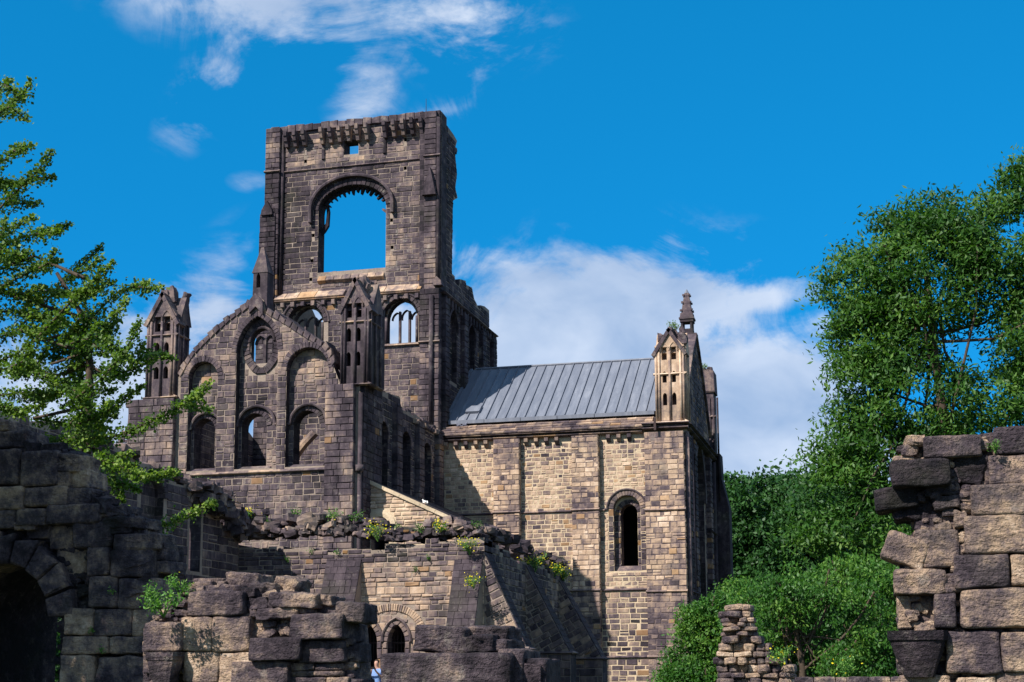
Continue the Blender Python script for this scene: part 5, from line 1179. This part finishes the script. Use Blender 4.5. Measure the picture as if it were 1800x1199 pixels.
# shrubs seen through the arch
tree('undergrowth_bush', 'dark green bush seen through the near round arch', 'bush', [(60, 1100, 70, 60, 24), (105, 1150, 50, 50, 23), (0, 1120, 80, 80, 24), (150, 1120, 60, 60, 25)], (atY(70, 1190, 24)[0], 24, 0), 30, 40, .10, .14, M_far, .05, .5, -.6, limbs=6, seed=12)
# wall plants
def plant(name, lab, cat, c, r, nl, nf, size, grp=None, fern=False, m=M_fern):
    c = np.array(c, float); t = empty(name, label=lab, cat=cat, group=grp)
    g = Geo(); ends = []
    for i in range(max(5, int(r*26))):
        a = rng.uniform(0, 2*math.pi); e = c+np.array([math.cos(a)*r*rng.uniform(.2, .8), -abs(math.sin(a))*r*.7, r*rng.uniform(.5, 1.2)]); md = (c+e)/2+np.array([0, 0, r*.15]); limb(g, [c, md, e], .006+size*.05, .002+size*.02, 4); ends.append((md, e))
    g.build('stem', M_fern, t)
    idx = rng.integers(len(ends), size=nl); f = rng.random(nl)
    P_ = np.array([ends[i][0]*(1-q)+ends[i][1]*q for i, q in zip(idx, f)])+rng.normal(size=(nl, 3))*size*(.5 if fern else .8)
    leafmesh('leaves', P_, size, m, t, .42, None, .0, 1.0)
    if nf:
        idx = rng.integers(len(ends), size=nf); P_ = np.array([ends[i][1] for i in idx])+rng.normal(size=(nf, 3))*size*1.6; tag(leafmesh('flowers', P_, size*.8, M_flow, t, .9, rng.uniform(.5, 1, nf), 0, 1.2), kind='stuff')
    return t
rag = 'yellow flowering weeds rooted in the broken walls'
for (x, y, Y, r, lab) in ((826, 976, 48.3, .5, 'yellow ragwort above the right-hand slate-capped buttress'), (833, 1036, 47.6, .36, 'small yellow ragwort growing halfway down the slate-capped buttress'), (434, 922, 48.6, .42, 'yellow ragwort in the dark rubble right of the shadowed wing'), (664, 952, 48.2, .55, 'tall straggly yellow weed below the small pale chapel arch'), (776, 935, 48.3, .3, 'small yellow weed among rubble right of the chapel arch'), (590, 918, 49.2, .4, 'grey green tuft on the rubble left of the chapel')):
    plant('ragwort', lab, 'weed', atY(x, y, Y), r, 260, 90 if 'grey' not in lab else 8, .075, rag)
for (x, y, r, lab) in ((940, 1008, .7, 'large yellow weed on the shaded side wall of the low range'), (975, 1015, .45, 'yellow weed in the middle of the shaded side wall top'), (992, 1022, .4, 'yellow weed at the far end of the shaded side wall')):
    p = atX(x, y, XR+.1); plant('ragwort', lab, 'weed', p, r, 420, 110, .085, rag)
plant('elder_sapling', 'bright green leafy sapling between the arched wall and the sunlit stump', 'plant', atY(288, 1085, 12.2), .24, 420, 0, .045, m=M_fern)
plant('elder_sapling', 'second small leafy sprig left of the sunlit stump, higher and yellower', 'plant', atY(318, 1052, 12.6), .2, 260, 6, .036, m=M_fern)
plant('fern', 'small fern tucked under the top boulder of the right wall end', 'fern', atY(1750, 797, 10.95), .08, 90, 0, .022)
plant('fern', 'yellow green weed on the low right part of the rubble pillar', 'weed', atY(1375, 1172, 25.8), .3, 300, 40, .05)
plant('fern', 'fern tuft standing behind the low wall by the bushes', 'fern', atY(1490, 1192, 26), .3, 300, 10, .055)
for (x, y, Y, lab) in ((1182, 578, 75.4, 'dry grass tuft on the left of the pale choir turret'), (1190, 580, 75.0, 'bigger grass tuft on the right of the pale choir turret'), (1238, 650, 87, 'sparse grass on the far choir turret')):
    plant('grass_tuft', lab, 'grass', atY(x, y, Y), .3, 170, 0, .09, 'grass growing on the turret tops', m=M_gink)
for i, (x, y, Y, wh) in enumerate(((520, 912, 49.4, 'on the rubble below the middle arched window'), (628, 918, 49.2, 'on the rubble just left of the transept corner shaft'), (705, 938, 48.8, 'on the rubble under the pale chapel wall, left one'), (740, 938, 48.6, 'on the rubble under the pale chapel wall, right one'), (838, 934, 48.7, 'at the outer corner of the low range top'), (470, 930, 48.8, 'at the left end of the low range rubble'), (352, 858, 46.0, 'at the top of the sloping rubble heap'), (395, 890, 47.5, 'halfway down the sloping rubble heap'))):
    plant('grass_tuft', 'low dull grass tuft '+wh, 'grass', atY(x, y, Y), .3, 130, 0, .09, 'grass in the rubble', m=M_bush)
for i, (x, y, wh) in enumerate(((505, 988, 'far left on the low range wall face'), (548, 975, 'just left of the left slate-capped buttress'), (592, 975, 'at the head of the left slate-capped buttress'), (612, 1010, 'on the slates of the left buttress'), (730, 1005, 'on the wall between the two slate-capped buttresses, lower one'), (752, 985, 'on the wall between the two slate-capped buttresses, upper one'), (820, 1010, 'on the slates of the right buttress'))):
    plant('wall_sprig', 'tiny green sprig '+wh, 'weed', atY(x, y, YR-.05), .14, 40, 0, .07, 'sprigs in the low range wall', m=M_bush)
# weeds on the arched wall
for (x, y, lab) in ((198, 1045, 'tiny sprig in the joint right of the arch'), (163, 1112, 'small green sprig low beside the arch'), (178, 1147, 'lowest green sprig on the arched wall')):
    plant('wall_sprig', lab, 'weed', atY(x, y, YA-.02), .05, 40, 0, .03, 'sprigs in the joints of the arched wall')
# ------------------------------------------------------------------ person and pigeons
def skinned(name, nodes, edges, m, parent=None, lvl=1, root=0):
    me = bpy.data.meshes.new(name); me.from_pydata([n_[:3] for n_ in nodes], edges, []); o = bpy.data.objects.new(name, me); C.objects.link(o); o.parent = parent
    sk = o.modifiers.new('skin', 'SKIN'); sk.use_smooth_shade = True
    if not me.skin_vertices: me.skin_vertices.new()
    for i, n_ in enumerate(nodes):
        r_ = n_[3]; me.skin_vertices[0].data[i].radius = (r_, n_[4] if len(n_) > 4 else r_); me.skin_vertices[0].data[i].use_root = (i == root)
    s_ = o.modifiers.new('sub', 'SUBSURF'); s_.levels = lvl; s_.render_levels = lvl
    me.materials.append(m); return o
M_skin = simple('skin', (.5, .28, .2), .6, 0, .1); M_hair = simple('brown_hair', (.05, .03, .02), .7); M_jean = simple('dark_trousers', (.03, .04, .08), .9)
mS, N_ = mat('blue_striped_cloth'); wv = N_.n('ShaderNodeTexWave', bands_direction='X', i_Scale=9.0); N_.nt.links.new(N_.n('ShaderNodeNewGeometry').outputs['Position'], wv.inputs[0])
finish(N_, N_.ramp(wv.outputs[1], [(.42, (.06, .14, .36)), (.58, (.30, .42, .66))]), .85)
pp = atY(662, 1185, 46.6); bx_, by_ = pp[0], 46.6; zf0 = .52
Pn = lambda x, y, z: (bx_+x, by_+y, zf0+z)
person = empty('person', label='visitor in blue striped top holding up a phone by the pointed doorway', cat='person')
nodes = [Pn(0, 0, .92)+(.15, .11), Pn(0, 0, 1.12)+(.13, .10), Pn(0, 0, 1.34)+(.17, .11), Pn(0, 0, 1.46)+(.06,), Pn(0, -.01, 1.56)+(.075, .085), Pn(0, -.02, 1.64)+(.08, .095), Pn(0, -.01, 1.70)+(.06,),
    Pn(-.19, 0, 1.38)+(.055,), Pn(-.24, -.06, 1.13)+(.045,), Pn(-.10, -.26, 1.32)+(.032,), Pn(-.06, -.31, 1.40)+(.034, .018), Pn(.19, 0, 1.38)+(.055,), Pn(.24, -.06, 1.13)+(.045,), Pn(.10, -.26, 1.32)+(.032,), Pn(.06, -.31, 1.40)+(.034, .018),
    Pn(-.09, 0, .86)+(.095,), Pn(-.10, -.01, .48)+(.062,), Pn(-.10, .02, .10)+(.045,), Pn(-.11, -.13, .04)+(.04,), Pn(.09, 0, .86)+(.095,), Pn(.10, -.01, .48)+(.062,), Pn(.10, .02, .10)+(.045,), Pn(.11, -.13, .04)+(.04,)]
ed = [(0, 1), (1, 2), (2, 3), (3, 4), (4, 5), (5, 6), (2, 7), (7, 8), (8, 9), (9, 10), (2, 11), (11, 12), (12, 13), (13, 14), (0, 15), (15, 16), (16, 17), (17, 18), (0, 19), (19, 20), (20, 21), (21, 22)]
nn = len(nodes)
for hi, sx in ((10, -1), (14, 1)):
    hx, hy, hz = nodes[hi][:3]
    for f in range(5):
        dx = (-.024+.012*f); l_ = (.045, .06, .065, .06, .048)[f]; a = len(nodes)
        nodes += [(hx+dx, hy-.02, hz+.02, .009), (hx+dx*1.2, hy-.035, hz+.02+l_*.6, .008), (hx+dx*.9, hy-.02, hz+.02+l_, .007)]
        ed += [(hi, a), (a, a+1), (a+1, a+2)]
skinned('body', nodes, ed, M_skin, person, 2)
skinned('shirt', [Pn(0, 0, .84)+(.19, .135), Pn(0, 0, 1.12)+(.155, .12), Pn(0, 0, 1.36)+(.19, .128), Pn(0, 0, 1.44)+(.08, .07), Pn(-.2, 0, 1.385)+(.07,), Pn(-.245, -.05, 1.17)+(.06,), Pn(.2, 0, 1.385)+(.07,), Pn(.245, -.05, 1.17)+(.06,)], [(0, 1), (1, 2), (2, 3), (2, 4), (4, 5), (2, 6), (6, 7)], mS, person, 2)
skinned('trousers', [Pn(0, 0, .90)+(.165, .125), Pn(-.09, 0, .82)+(.108,), Pn(-.10, -.01, .48)+(.078,), Pn(-.10, .02, .12)+(.062,), Pn(.09, 0, .82)+(.108,), Pn(.10, -.01, .48)+(.078,), Pn(.10, .02, .12)+(.062,)], [(0, 1), (1, 2), (2, 3), (0, 4), (4, 5), (5, 6)], M_jean, person, 2)
skinned('hair', [Pn(0, .04, 1.60)+(.088, .07), Pn(0, .015, 1.69)+(.098, .09), Pn(0, .0, 1.745)+(.06,)], [(0, 1), (1, 2)], M_hair, person, 2)
tag(one('phone', box(Frame((bx_-.075, by_-.37, zf0+1.42), (1, 0, 0), (0, -1, 0)), 0, .15, 0, .08, 0, .012), M_dark, None), 'small dark phone held up in both hands by the visitor', 'phone')
step = empty('stone_steps', label='low stone landing in front of the pair of pointed openings', cat='steps')
one('tread', box(SR, -19.0, -15.6, 0, .5, .05, 2.6), M_mid, step, .5, .3); one('tread', box(SR, -19.3, -15.3, 0, .25, 2.601, 3.0), M_mid, step, .5, .6)
M_pig = simple('pigeon_grey', (.13, .13, .16), .7); M_pigw = simple('pigeon_white', (.6, .58, .55), .7)
def pigeon(p, rz, m, lab, grp='pigeons on the church'):
    t = empty('pigeon', label=lab, cat='pigeon', group=grp); x, y, z = p; c, s = math.cos(rz), math.sin(rz)
    q = lambda a, b, h, r_, r2=None: (x+a*c-b*s, y+a*s+b*c, z+h, r_, r2 or r_)
    skinned('body', [q(-.19, 0, .07, .012, .03), q(-.10, 0, .10, .045), q(0, 0, .13, .075), q(.07, 0, .15, .065), q(.10, 0, .21, .035), q(.12, 0, .255, .036), q(.165, 0, .248, .008)], [(0, 1), (1, 2), (2, 3), (3, 4), (4, 5), (5, 6)], m, t, 1, 2)
    for sd in (-.03, .03): one('leg', cyl(q(.0, sd, .09, 0)[:3], q(.01, sd, 0, 0)[:3], .008), M_skin, t)
    for sd in (-1, 1): one('wing', rock(q(-.03, sd*.062, .135, 0)[:3], .2, .025, .09, 3, .05, 3, rz, .25), m, t)
for x, y, rz, lab in ((806, 748, 2.9, 'left of two grey pigeons on the stone slates below the lead roof'), (817, 747, .3, 'right of two grey pigeons on the stone slates below the lead roof')):
    p = atY(x, y, 75.0); pigeon((p[0], 75.0, apr.P(0, .6, 0)[2]+.16), rz, M_pig, lab)
pc_ = cop.P(Lc*.62, .25, .1); pigeon(tuple(pc_), 2.8, M_pigw, 'pale pigeon on the sloping chapel coping')
# ------------------------------------------------------------------ put every empty at the base of its thing
bpy.context.view_layer.update()
def setbase(e, parent_loc):
    lo = np.full(3, 1e9); hi = -lo
    def walk(o):
        nonlocal lo, hi
        for c in o.children:
            if c.type == 'MESH' and len(c.data.vertices):
                co = np.empty(len(c.data.vertices)*3, dtype=np.float32); c.data.vertices.foreach_get('co', co); co = co.reshape(-1, 3); lo = np.minimum(lo, co.min(0)); hi = np.maximum(hi, co.max(0))
            walk(c)
    walk(e)
    if lo[0] > 1e8: return
    b = np.array([(lo[0]+hi[0])/2, (lo[1]+hi[1])/2, lo[2]]); e.location = tuple(b-parent_loc)
    for c in e.children:
        if c.type == 'EMPTY': setbase(c, b)
        else: c.location = tuple(-b)
for o in list(scene.objects):
    if o.type == 'EMPTY' and o.parent is None: setbase(o, np.zeros(3))
